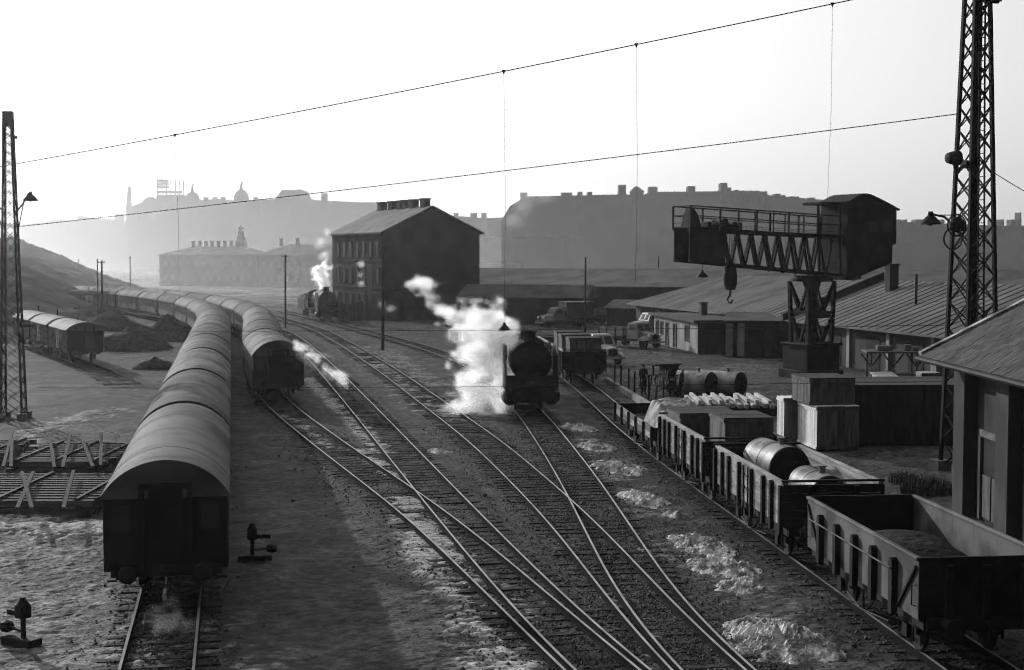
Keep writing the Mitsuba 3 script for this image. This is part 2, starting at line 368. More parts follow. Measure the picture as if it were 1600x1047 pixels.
def cinder(p, n, uv):
    a = mikit.fbm(p.x * 2.2, p.y * 2.2, 0, 4); b = mikit.noise(p.x * 17, p.y * 17, 3)
    return lamb(dr.clip(0.008 + 0.042 * mikit.smoothstep(0.3, 0.75, a) + 0.026 * (b - 0.5), 0.004, 0.2))
def pebble(p, n, uv):
    return mikit.fbm(p.x * 9, p.y * 13, 0, 3)
def speckle(p, n, uv):
    a = mikit.noise(p.x * 11, p.y * 15, 1); b = mikit.noise(p.x * 26, p.y * 31, 7)
    return dr.clip(1.5 * (0.55 * a + 0.45 * b - 0.32), 0, 0.85)
scene['ground_material'] = {'type': 'twosided', 'bsdf': {'type': 'bumpmap', 'arbitrary': mikit.proc(pebble, eps=0.012), 'scale': 0.035, 'bsdf': {
    'type': 'blendbsdf', 'weight': mikit.proc(speckle),
    'a': {'type': 'principled', 'base_color': {'type': 'mesh_attribute', 'name': 'vertex_color'}, 'roughness': 0.75, 'specular': 0.12},
    'b': {'type': 'principled', 'base_color': mikit.proc(cinder), 'roughness': 0.75, 'specular': 0.1}}}}
gm, gc = build_ground()
struct('ground', gm, 'ground_material', True, color=gc)

def mound(x0, x1, y0, y1, fn, nx=70, ny=50):
    X, Y = np.meshgrid(np.linspace(x0, x1, nx), np.linspace(y0, y1, ny)); Z = fn(X, Y)
    V = np.stack([X, Y, Z], -1).reshape(-1, 3); i = np.arange(nx * ny).reshape(ny, nx)
    q = np.stack([i[:-1, :-1], i[:-1, 1:], i[1:, 1:], i[1:, :-1]], -1).reshape(-1, 4)
    return trimesh.Trimesh(V, np.vstack([q[:, [0, 1, 2]], q[:, [0, 2, 3]]]), process=False)

def n2d(X, Y, f, o=4, s=0): return meshkit.fbm(np.stack([X * f, Y * f, 0 * X], -1), o, s) - 0.5
# embankment on the left, low rises behind the town
struct('embankment_hill', mound(-190, -46, 140, 330, lambda X, Y: np.minimum(12.5, np.clip((-X - 46 - 0.16 * (Y - 140)) * 0.42, -1.5, 12.5) * np.clip((Y - 138) / 25, 0, 1) * np.clip((332 - Y) / 40, 0, 1)) + 1.8 * n2d(X, Y, 0.12) + 1.6 * n2d(X, Y, 0.5, 3, 4) - 0.8, 200, 200), 'hill_earth', True)
struct('town_hill', mound(-900, 120, 900, 1500, lambda X, Y: 30 * np.exp(-((X + 300) / 420) ** 2) * np.clip((Y - 900) / 200, 0, 1) * np.clip((1500 - Y) / 120, 0, 1) + 6 * n2d(X, Y, 0.02) - 3, 60, 40), 'hill_earth', True)
struct('distant_hill', mound(-100, 1300, 1180, 1530, lambda X, Y: (34 + 12 * np.sin(X * 0.006 + 1)) * np.clip((Y - 1180) / 150, 0, 1) * np.clip((1530 - Y) / 100, 0, 1) + 8 * n2d(X, Y, 0.012) - 4, 80, 40), 'hill_earth', True)

# ------------------------------------------------------------------ tracks
RAILP = np.array([(-0.031, 0.15), (-0.031, 0.115), (-0.012, 0.10), (-0.012, 0.03), (-0.065, 0.012), (-0.065, 0.0), (0.065, 0.0), (0.065, 0.012), (0.012, 0.03), (0.012, 0.10), (0.031, 0.115), (0.031, 0.15)])
def rail_mesh(L, lo, hi, off):
    y = np.arange(lo, hi, 1.0); x = L.X(y); sl = np.interp(y, L.y, np.gradient(L.x, L.y)); nn = np.sqrt(1 + sl * sl)
    nx, ny = 1 / nn, -sl / nn
    C = np.stack([x + nx * off, y + ny * off], 1)
    V = np.stack([C[:, None, 0] + nx[:, None] * RAILP[None, :, 0], C[:, None, 1] + ny[:, None] * RAILP[None, :, 0], np.broadcast_to(RAILP[None, :, 1], (len(y), 12))], -1)
    i, j = np.meshgrid(np.arange(len(y) - 1), np.arange(12), indexing='ij'); k = (j + 1) % 12
    q = np.stack([i * 12 + j, i * 12 + k, (i + 1) * 12 + k, (i + 1) * 12 + j], -1).reshape(-1, 4)
    return trimesh.Trimesh(V.reshape(-1, 3), np.vstack([q[:, [0, 2, 1]], q[:, [0, 3, 2]]]), process=False)

TLAB = {'A': 'straight track running under the long line of roofed carriages on the left', 'B': 'shining track that swings from the points to the steaming second train',
        'C': 'curving track that passes just right of the steaming second train', 'D': 'middle track curving away left between the points and the far yard',
        'E': 'track on which the nearer steam locomotive stands', 'F': 'track under the row of open goods wagons on the right', 'G': 'half buried siding under the round roofed wagons on the left'}
tk = {k: thing('railway_track', TLAB[k], 'track') for k, *_ in TRACKS}
for k, L, lo, hi in TRACKS:
    rs_ = 'rail_dull' if k == 'G' else 'rail_steel'
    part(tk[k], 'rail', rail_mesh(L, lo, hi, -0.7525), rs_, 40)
    lo2 = 20 if k in 'CE' else lo
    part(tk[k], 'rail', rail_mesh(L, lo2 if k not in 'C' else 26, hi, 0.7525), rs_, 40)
SL = [mikit.ply(cbox(-0.5, 0.5, -0.115, 0.115, -0.14, 0.0, 0.012), 'sleeper_wood', False) for _ in range(1)][0]
far_sl = {k: [] for k in tk}
r0 = random.Random(3)
yy = 17.0
while yy < 200:
    spans = []
    for k, L, lo, hi in TRACKS:
        if not (lo - 4 <= yy <= hi): continue
        if k == 'C' and yy < 26: continue
        x = float(L.X(yy)); sl = float(np.interp(yy, L.y, np.gradient(L.x, L.y)))
        spans.append([x - 1.28, x + 1.28, k, sl])
    spans.sort(); merged = []
    for s in spans:
        if merged and s[0] < merged[-1][1] + 0.05 and {s[2], merged[-1][2]} <= set('BC') | set() or merged and s[0] < merged[-1][1] + 0.05 and {s[2], merged[-1][2]} <= set('DE'):
            merged[-1][1] = max(merged[-1][1], s[1])
        elif merged and s[0] < merged[-1][1]:
            mid = (s[0] + merged[-1][1]) / 2; merged[-1][1] = mid - 0.03; s[0] = mid + 0.03; merged.append(s)
        else: merged.append(s)
    for x0, x1, k, sl in merged:
        a = math.atan(-sl) + r0.uniform(-0.012, 0.012); w = (x1 - x0) * (1 if x1 - x0 > 2.7 else 1 / math.cos(a) * math.cos(a)); dz = r0.uniform(-0.022, 0.008)
        cx = (x0 + x1) / 2 + r0.uniform(-0.06, 0.06); cy = yy + r0.uniform(-0.04, 0.04)
        M = T().translate([cx, cy, dz]).rotate([0, 0, 1], math.degrees(a)).scale([w, r0.uniform(0.9, 1.12), 1])
        if yy < 105:
            scene[numbered(tk[k] + '__sleeper')] = {**SL, 'to_world': M}
        else:
            b = bx(-w / 2, w / 2, -0.115, 0.115, -0.1, 0.0); b.apply_transform(np.array(M.matrix, float) @ np.diag([1 / w, 1, 1, 1])); far_sl[k].append(b)
    yy += 0.64 if yy < 105 else 0.8
for k, v in far_sl.items():
    if v: part(tk[k], 'far_sleepers', cat(v), 'sleeper_wood', False, kind='stuff')

# ballast stones and clinker lying about the near tracks: nobody could count them
rs = np.random.default_rng(11); N = 34000
ky = 27 + 45 * rs.uniform(size=N) ** 1.5; pick = rs.integers(0, 5, N); cx = np.zeros(N)
for i_, L_ in enumerate((LA, LB, LD, LF, LE)):
    m_ = pick == i_; cx[m_] = np.interp(ky[m_], L_.y, L_.x)
cx = cx + rs.normal(0, 1, N) * np.where(pick == 0, 0.75, 1.1)
bad = np.zeros(N, bool)
for _, L_, lo_, hi_ in TRACKS:
    dd_ = cx - np.interp(ky, L_.y, L_.x); bad |= np.abs(np.abs(dd_) - 0.7525) < 0.09
cx, ky = cx[~bad], ky[~bad]; N = len(cx)
OV = np.array([[1, 0, 0], [-1, 0, 0], [0, 1, 0], [0, -1, 0], [0, 0, 1], [0, 0, -1.0]]); OF = np.array([[0, 2, 4], [2, 1, 4], [1, 3, 4], [3, 0, 4], [2, 0, 5], [1, 2, 5], [3, 1, 5], [0, 3, 5]])
sz = rs.lognormal(-3.4, 0.35, N); jit = rs.uniform(0.55, 1.25, (N, 6, 1)) * sz[:, None, None]; an = rs.uniform(0, 6.28, N)
P3 = OV[None] * jit * np.array([1, 1, 0.7]); P3 = np.stack([P3[..., 0] * np.cos(an)[:, None] - P3[..., 1] * np.sin(an)[:, None], P3[..., 0] * np.sin(an)[:, None] + P3[..., 1] * np.cos(an)[:, None], P3[..., 2]], -1)
P3 += np.stack([cx, ky, rs.uniform(-0.03, 0.012, N)], -1)[:, None]
mat('ballast_stone', 0.02, 0.11, (5, 5, 5), sharp=1.3, rough=0.8, spec=0.2, fine=0.3)
scene['ballast_stones'] = mikit.ply(trimesh.Trimesh(P3.reshape(-1, 3), (OF[None] + 6 * np.arange(N)[:, None, None]).reshape(-1, 3), process=False), 'ballast_stone', False)
labels['ballast_stones'] = {'kind': 'stuff', 'label': 'loose dark ballast stones and clinker scattered round the near tracks', 'category': 'ballast'}

# ------------------------------------------------------------------ rolling stock
WHEEL = lathe([[0, -0.07], [0.42, -0.07], [0.46, -0.02], [0.5, -0.02], [0.5, 0.05], [0.46, 0.06], [0.40, 0.04], [0.16, 0.03], [0.12, 0.09], [0, 0.09]], 28, axis='x')
def wheel_at(r, x, y, side):
    m = WHEEL.copy(); s = r / 0.5
    m.apply_transform(np.diag([s * (1 if side > 0 else -1), s, s, 1.0]))
    if side < 0: m.invert()
    m.apply_translation([x, y, r]); return m
BUF = lathe([[0, 0], [0.11, 0], [0.11, 0.3], [0.08, 0.3], [0.08, 0.5], [0.2, 0.5], [0.23, 0.53], [0.2, 0.56], [0, 0.58]], 18, axis='y')
def buffers(t, y0, y1, z=1.03):
    for x in (-0.87, 0.87):
        b = BUF.copy(); b.apply_translation([x, y1, z]); part(t, 'buffer', b, 'iron_black')
        b = BUF.copy(); b.apply_transform(np.diag([1, -1, 1, 1.0])); b.invert(); b.apply_translation([x, y0, z]); part(t, 'buffer', b, 'iron_black')
    for y, s in ((y0, -1), (y1, 1)):
        part(t, 'coupling', cat(cyl((0, y, 1.03), (0, y + s * 0.22, 1.03), 0.05, 8), tube([(0, y + s * 0.2, 1.0), (0.06, y + s * 0.27, 0.85), (0, y + s * 0.3, 0.65), (-0.06, y + s * 0.27, 0.85), (0, y + s * 0.2, 1.0)], 0.025)), 'iron_black')

def running_gear(t, ys, r=0.48):
    for y in ys:
        for s in (-1, 1):
            w = part(t, 'wheel', wheel_at(r, s * 0.75, y, s), 'iron_black')
            part(w, 'axle_box', cat(bx(s * 0.93, s * 1.1, y - 0.14, y + 0.14, r - 0.15, r + 0.15), bx(s * 0.99, s * 1.02, y - 0.3, y - 0.2, r - 0.2, 1.0), bx(s * 0.99, s * 1.02, y + 0.2, y + 0.3, r - 0.2, 1.0),
                 *[bx(s * 0.96, s * 1.06, y - 0.5 + k * 0.08, y + 0.5 - k * 0.08, r + 0.17 + k * 0.035, r + 0.2 + k * 0.035) for k in range(5)]), 'iron_black')

def arch(hw, z0, rise, n=20):
    R = (hw * hw + rise * rise) / (2 * rise); a = math.asin(min(1, hw / R))
    return [(R * math.sin(u), z0 + R * math.cos(u) - (R - rise)) for u in np.linspace(-a, a, n)]

def loft(sections):
    """closed solid through sections [(y, [(x, z), ...])] with equal counts"""
    n = len(sections[0][1]); V = np.array([[x, y, z] for y, s in sections for x, z in s]); F = []
    for k in range(len(sections) - 1):
        for j in range(n):
            a, b = k * n + j, k * n + (j + 1) % n
            F += [[a, b, b + n], [a, b + n, a + n]]
    for j in range(1, n - 1):
        F += [[0, j + 1, j]]; o = (len(sections) - 1) * n; F += [[o, o + j, o + j + 1]]
    m = trimesh.Trimesh(V, F, process=False); m.fix_normals(); return m

CAR = 13.3
def carriage(label, loc, rz, group):
    t = thing('railway_carriage', label, 'railway carriage', loc, rz, group)
    h = CAR / 2
    part(t, 'body', loft([(-h, [(-1.46, 0.98), (-1.46, 2.86), (1.46, 2.86), (1.46, 0.98)]), (h, [(-1.46, 0.98), (-1.46, 2.86), (1.46, 2.86), (1.46, 0.98)])]), 'car_paint')
    def sec(y, f, e):
        top = arch(1.52 - e, 2.82 - e * 0.6, 0.86 * f); return (y, top + [(1.52 - e, 2.74), (-1.52 + e, 2.74)])
    roof = loft([sec(-h - 0.08, 0.985, 0.01), sec(-h + 0.14, 0.99, 0.0), sec(-h + 0.45, 0.995, 0), sec(-h + 0.9, 1, 0)] + [sec(y, 1 + 0.012 * math.sin(y * 3.1), 0) for y in np.linspace(-h + 1.3, h - 1.3, 9)] +
                [sec(h - 0.9, 1, 0), sec(h - 0.45, 0.995, 0), sec(h - 0.14, 0.99, 0.0), sec(h + 0.08, 0.985, 0.01)])
    r = part(t, 'roof', roof, 'car_roof', 40)
    for y in (-h + 2.2, h - 3.4):      # canvas laps that stand a little proud
        a = arch(1.522, 2.822, 0.862); e_ = a + [(1.522, 2.80), (-1.522, 2.80)]
        sm = loft([(y - 0.03, e_), (y + 0.03, e_)]); sm.vertices[:, 2] += 0.006; part(r, 'seam', sm, 'car_roof_dull', 40)
    # end wall: gangway frame, posts and step
    for s in (-1, 1):
        y = s * h
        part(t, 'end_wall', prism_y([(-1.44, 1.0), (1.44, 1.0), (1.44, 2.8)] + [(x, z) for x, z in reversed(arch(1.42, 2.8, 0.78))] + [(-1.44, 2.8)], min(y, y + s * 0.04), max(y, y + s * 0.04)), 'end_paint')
        part(t, 'end_door', bx(-0.4, 0.4, y + s * 0.04, y + s * 0.09, 1.05, 2.95), 'end_paint')
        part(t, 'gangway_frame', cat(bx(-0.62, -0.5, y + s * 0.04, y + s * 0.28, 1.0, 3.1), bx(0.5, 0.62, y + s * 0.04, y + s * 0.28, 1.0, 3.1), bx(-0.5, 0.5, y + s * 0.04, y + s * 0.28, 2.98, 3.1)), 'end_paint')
        for x in (-1.05, 1.05):
            part(t, 'end_window', bx(x - 0.22, x + 0.22, y + s * 0.04, y + s * 0.055, 1.95, 2.6), 'window_glass', False)
        part(t, 'buffer_beam', bx(-1.3, 1.3, y - 0.1, y + 0.1, 0.85, 1.12), 'iron_black')
    for s in (-1, 1):
        for y in np.linspace(-h + 1.7, h - 1.7, 8):
            w = part(t, 'window', bx(s * 1.46, s * 1.475, y - 0.42, y + 0.42, 1.85, 2.6), 'window_sky', False)
            part(w, 'frame', cat(bx(s * 1.46, s * 1.49, y - 0.48, y - 0.42, 1.8, 2.65), bx(s * 1.46, s * 1.49, y + 0.42, y + 0.48, 1.8, 2.65), bx(s * 1.46, s * 1.49, y - 0.42, y + 0.42, 1.8, 1.85), bx(s * 1.46, s * 1.49, y - 0.42, y + 0.42, 2.6, 2.65)), 'car_paint_pale', False)
        part(t, 'side_step', bx(s * 1.2, s * 1.44, -h + 0.5, h - 0.5, 0.62, 0.67), 'iron_black', False)
        for y in (-h + 0.55, h - 0.55):
            part(t, 'side_door', bx(s * 1.46, s * 1.48, y - 0.38, y + 0.38, 1.0, 2.7), 'car_paint', False)
        part(t, 'lower_panel', bx(s * 1.46, s * 1.47, -h + 1.05, h - 1.05, 1.05, 1.72), 'car_paint_pale', False)
    part(t, 'underframe', cat(bx(-1.2, -1.05, -h + 0.1, h - 0.1, 0.75, 0.98), bx(1.05, 1.2, -h + 0.1, h - 0.1, 0.75, 0.98), bx(-0.9, 0.9, -1.5, 1.5, 0.45, 0.97)), 'iron_black', False)
    running_gear(t, (-4.0, 4.0))
    buffers(t, -h - 0.1, h + 0.1)
    return t

PITCH_CAR = 14.35
G1, G2 = 'carriages of the long train on the left', 'carriages of the second train, behind the steam jet'
s0 = LA.S(34.0)
ORD = ['second', 'third', 'fourth', 'fifth', 'sixth', 'seventh', 'eighth', 'ninth', 'tenth', 'eleventh', 'twelfth', 'thirteenth', 'fourteenth', 'fifteenth']
loc, rz = LA.pose(s0, s0 + CAR)
car0 = carriage('nearest roofed carriage on the left, its dark blank end towards us above the rails', loc, rz, G1)
for k in range(14):
    a = s0 + (k + 1) * PITCH_CAR
    if a + CAR > LA.s[-1]: break
    loc, rz = LA.pose(a, a + CAR)
    dup(car0, f'{ORD[k]} carriage from the near end of the long train on the left', loc, rz + 0.004 * ((k * 7) % 5 - 2) / 2, roof=('car_roof_dull', 'car_roof_patched', 'car_roof')[k % 3], skip=('wheel', 'coupling', 'seam') if k > 2 else ())
s0 = LB.S(82.5)
for k in range(11):
    a = s0 + k * PITCH_CAR
    if a + CAR > LB.s[-1]: break
    loc, rz = LB.pose(a, a + CAR)
    dup(car0, 'dark near end carriage of the second train, steam drifting off its right corner' if k == 0 else f'{ORD[k - 1]} carriage of the second train, counted from its dark steaming end', loc, rz, G2, roof=('car_roof_patched', 'car_roof_dull', 'car_roof')[k % 3], skip=('wheel', 'coupling') if k > 0 else ())

# ---------- open goods wagons
def wagon_base(t, L, hw=1.3):
    h = L / 2
    part(t, 'underframe', cat(bx(-hw + 0.1, -hw + 0.22, -h, h, 0.86, 1.08), bx(hw - 0.22, hw - 0.1, -h, h, 0.86, 1.08), bx(-0.2, 0.2, -h, h, 0.8, 1.0)), 'iron_black', False)
    for y in (-h, h):
        part(t, 'buffer_beam', bx(-1.25, 1.25, y - 0.08, y + 0.08, 0.86, 1.14), 'iron_black', False)
    running_gear(t, (-L * 0.29, L * 0.29))
    buffers(t, -h - 0.08, h + 0.08)
    part(t, 'brake_rigging', cat(tube([(-1.15, -1.4, 0.45), (-1.3, 0, 0.38), (-1.15, 1.4, 0.45)], 0.025), bar((-1.05, -0.6, 0.9), (-1.2, -0.1, 0.4), 0.05), bar((-1.05, 0.6, 0.9), (-1.2, 0.1, 0.4), 0.05)), 'iron_black')
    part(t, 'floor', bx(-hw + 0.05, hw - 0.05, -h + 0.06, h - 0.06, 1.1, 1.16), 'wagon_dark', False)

def plank_wagon(label, loc, rz, group, L=7.7, nb=5, bh=0.235, hw=1.36):
    t = thing('open_goods_wagon', label, 'goods wagon', loc, rz, group)
    h = L / 2; z0 = 1.12; top = z0 + nb * bh
    wagon_base(t, L, hw)
    for s in (-1, 1):
        for k in range(nb):
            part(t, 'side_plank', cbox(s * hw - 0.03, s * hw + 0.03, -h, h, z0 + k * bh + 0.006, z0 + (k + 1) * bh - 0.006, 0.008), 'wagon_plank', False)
        for i, y in enumerate((-h + 0.07, -2.85, -2.0, -0.72, 0.72, 2.0, 2.85, h - 0.07)):
            w = 0.17 if abs(y) > 0.8 else 0.13
            part(t, 'stanchion', cat(cbox(s * (hw + 0.03), s * (hw + 0.12), y - w / 2, y + w / 2, 0.9, top - 0.03, 0.015)), 'wagon_dark', False)
        part(t, 'top_rail', cbox(s * hw - 0.06, s * hw + 0.09, -h - 0.03, h + 0.03, top, top + 0.07, 0.012), 'wagon_plank', False)
        for y in (-0.25, 0.25):
            part(t, 'door_bar', cat(cyl((s * (hw + 0.06), y, 0.95), (s * (hw + 0.06), y, top - 0.05), 0.022, 8), bx(s * (hw + 0.03), s * (hw + 0.09), y - 0.09, y + 0.09, 1.55, 1.62), bx(s * (hw + 0.03), s * (hw + 0.09), y - 0.06, y + 0.06, 1.95, 2.0)), 'iron_black')
        part(t, 'step_iron', tube([(s * (hw + 0.08), -0.6, 0.95), (s * (hw + 0.12), -0.6, 0.55), (s * (hw + 0.12), 0.6, 0.55), (s * (hw + 0.08), 0.6, 0.95)], 0.022), 'timber_old')
    for s in (-1, 1):
        for k in range(nb):
            part(t, 'end_plank', bx(-hw - 0.03, hw + 0.03, s * h + (0 if s > 0 else -0.06), s * h + (0.06 if s > 0 else 0), z0 + k * bh + 0.006, z0 + (k + 1) * bh - 0.006), 'wagon_dark', False)  # end planks darker than the sides: shade painted in
        for x in (-0.65, 0.65):
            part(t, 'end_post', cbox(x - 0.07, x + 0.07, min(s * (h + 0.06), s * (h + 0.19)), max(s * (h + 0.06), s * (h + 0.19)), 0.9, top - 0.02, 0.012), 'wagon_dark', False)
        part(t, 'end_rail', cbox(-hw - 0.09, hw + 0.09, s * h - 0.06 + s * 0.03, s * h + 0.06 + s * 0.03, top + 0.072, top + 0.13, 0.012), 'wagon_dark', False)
    return t

def steel_wagon(label, loc, rz, group, L=7.5, hw=1.4):
    t = thing('steel_goods_wagon', label, 'goods wagon', loc, rz, group)
    h = L / 2; z0, top = 1.08, 2.33
    wagon_base(t, L, hw)
    for s in (-1, 1):
        ys = np.linspace(-h, h, 7)
        for k in range(6):
            part(t, 'side_panel', bx(s * hw - 0.02, s * hw + 0.02, ys[k] + 0.004, ys[k + 1] - 0.004, z0, top - 0.02), 'wagon_steel', False)
        for y in ys[1:-1]:
            poly = [(y - 0.1, 0.92), (y + 0.1, 0.92), (y + 0.1, top - 0.34)] + [(y + 0.1 * math.cos(a), top - 0.34 + 0.14 * math.sin(a)) for a in np.linspace(0.3, math.pi - 0.3, 6)] + [(y - 0.1, top - 0.34)]
            part(t, 'stanchion', prism_x(poly, min(s * (hw + 0.02), s * (hw + 0.16)), max(s * (hw + 0.02), s * (hw + 0.16))), 'wagon_dark', False)
        part(t, 'top_rail', cbox(s * hw - 0.07, s * hw + 0.05, -h, h, top - 0.02, top + 0.05, 0.012), 'wagon_steel', False)
        part(t, 'side_rod', tube([(s * (hw + 0.18), -h + 1.2, top - 0.42), (s * (hw + 0.19), h - 0.6, top - 0.42)], 0.018), 'timber_old')
        for y, e in ((-h, 1), (h, -1)):
            part(t, 'corner_brace', bar((s * (hw + 0.05), y + e * 0.08, top - 0.15), (s * (hw + 0.05), y + e * 1.1, z0 + 0.03), 0.05, 0.06), 'wagon_dark', False)
            part(t, 'hand_rail', tube([(s * (hw + 0.03), y + e * 0.1, 1.35), (s * (hw + 0.12), y + e * 0.1, 1.38), (s * (hw + 0.12), y + e * 0.1, 1.78), (s * (hw + 0.03), y + e * 0.1, 1.8)], 0.015), 'iron_black')
        part(t, 'name_plate', bx(s * (hw + 0.02), s * (hw + 0.03), h - 0.75, h - 0.35, 1.4, 1.65), 'iron_black', False)
    for s in (-1, 1):
        part(t, 'end_panel', bx(-hw - 0.02, hw + 0.02, s * h - 0.03, s * h + 0.03, z0, top + 0.052), 'wagon_dark', False)  # near-black end panel carries the shade in its colour
        for x in (-0.8, 0.0, 0.8):
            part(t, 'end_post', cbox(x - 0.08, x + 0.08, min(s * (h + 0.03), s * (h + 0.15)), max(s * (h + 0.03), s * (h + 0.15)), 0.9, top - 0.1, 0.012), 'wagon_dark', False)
    return t

GW = 'open wagons in the row on the right'
def onF(y): 
    s = LF.S(y); return LF.pose(s - 3.5, s + 3.5)
w3 = steel_wagon('pale grey steel wagon nearest to us on the right, round topped ribs on its side', *onF(32.7), GW)
w2 = plank_wagon('ribbed open wagon carrying the two pale boilers, second from the right corner', *onF(42.6), GW)
w1 = dup(w2, 'ribbed open wagon with a tall grey crate, third from the right corner', *onF(51.8))
# added dark heap, stands in for the shadow inside the near wagon
L3 = place[w3]
cl = mound(-1.34, 1.34, -3.65, 3.65, lambda X, Y: 1.25 + 0.85 * np.clip(1 - (X / 1.6) ** 2, 0, 1) * np.clip(0.55 + 0.4 * np.sin(Y * 0.8 + 1.2), 0, 1) + 0.14 * n2d(X, Y, 1.3, 4, 3) * np.clip(1.34 - np.abs(X), 0, 0.3) / 0.3, 50, 90)
k_ = thing('coal_load', 'dark heap added for the shade inside the near steel wagon', 'coal', M=L3); scene[k_] = {**mikit.ply(cl, 'coal', False), 'to_world': L3}

def flat_wagon(label, loc, rz, group, L=9.6, hw=1.36):
    t = thing('low_sided_wagon', label, 'goods wagon', loc, rz, group); h = L / 2
    wagon_base(t, L, hw)
    ys = np.linspace(-h, h, 6)
    for s in (-1, 1):
        for k in range(5):
            for j in range(2):
                part(t, 'side_board', bx(s * hw - 0.025, s * hw + 0.025, ys[k] + 0.02, ys[k + 1] - 0.02, 1.12 + j * 0.26, 1.37 + j * 0.26), 'plank_grey' if (k + j) % 2 else 'wagon_plank', False)
        for y in ys:
            part(t, 'side_post', cbox(s * (hw + 0.025), s * (hw + 0.12), y - 0.05, y + 0.05, 0.85, 1.66, 0.01), 'wagon_dark', False)
    for s in (-1, 1):
        part(t, 'end_board', bx(-hw - 0.03, hw + 0.03, s * h + (0.0 if s > 0 else -0.05), s * h + (0.05 if s > 0 else 0.0), 1.12, 1.62), 'wagon_dark', False)  # end boards coloured dark for the shaded side
    return t
fw = flat_wagon('low sided wagon with patchy light boards, far end of the near wagon row', *onF(62.0), GW)
w_far = dup(w2, 'open wagon loaded with boxes, just right of the nearer locomotive', *onF(97.0), group='open wagons standing beside the nearer locomotive', skip=('coupling',))
w_far2 = dup(w2, 'open wagon behind the box loaded one beside the nearer locomotive', *onF(106.4), group='open wagons standing beside the nearer locomotive', skip=('coupling',))

# ---------- round roofed covered wagons on the left siding
def covered_wagon(label, loc, rz, group, L=8.6):
    t = thing('covered_wagon', label, 'goods wagon', loc, rz, group); h = L / 2
    part(t, 'body', bx(-1.38, 1.38, -h, h, 1.1, 2.75), 'car_paint_pale', False)
    part(t, 'roof', loft([(y, arch(1.5, 2.72, 0.62) + [(1.5, 2.66), (-1.5, 2.66)]) for y in (-h - 0.1, 0, h + 0.1)]), 'roof_sheet', 40)
    for y in np.linspace(-h, h, 11):
        for s in (-1, 1):
            part(t, 'side_post', bx(s * 1.38, s * 1.47, y - 0.06, y + 0.06, 1.0, 2.64), 'timber_old', False)
    for s in (-1, 1):
        part(t, 'sliding_door', bx(s * 1.38, s * 1.43, -0.8, 0.8, 1.1, 2.6), 'wagon_plank', False)
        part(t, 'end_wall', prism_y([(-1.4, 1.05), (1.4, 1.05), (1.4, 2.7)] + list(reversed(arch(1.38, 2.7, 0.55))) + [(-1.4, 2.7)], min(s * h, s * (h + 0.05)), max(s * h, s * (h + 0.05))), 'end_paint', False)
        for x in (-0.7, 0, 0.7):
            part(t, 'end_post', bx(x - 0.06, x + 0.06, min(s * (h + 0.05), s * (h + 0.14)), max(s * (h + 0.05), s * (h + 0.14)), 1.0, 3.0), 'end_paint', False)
    part(t, 'stove_pipe', cat(cyl((0.5, 1.8, 3.1), (0.5, 1.8, 3.75), 0.06, 8), cyl((0.5, 1.8, 3.75), (0.5, 1.8, 3.8), 0.1, 8)), 'iron_black')
    wagon_base(t, L)
    return t
sG = LG.S(112.0); GC = 'round roofed wagons on the left siding'
cw = covered_wagon('round roofed wagon with a lit slatted side and dark end, nearest on the left siding', *LG.pose(sG, sG + 8.6), GC)
dup(cw, 'round roofed wagon coupled behind the nearest one on the left siding', *LG.pose(sG + 10, sG + 18.6))
for j_, (px, py, lab) in enumerate(((150, 489, 'dark wagon standing alone beyond the coal heaps, right one'), (105, 482, 'dark wagon standing beyond the coal heaps, middle one'), (62, 476, 'dark wagon beyond the coal heaps, left one by the mast'))):
    p_ = at(px, py); dup(cw, lab, (p_[0], p_[1], RZ), 1.15 + 0.05 * j_, group='dark wagons beyond the coal heaps', roof='roof_dark', skip=('wheel', 'buffer', 'coupling', 'brake'))
dup(cw, 'round roofed wagon last in the left siding, partly behind the lattice mast', *LG.pose(sG + 20, sG + 28.6))

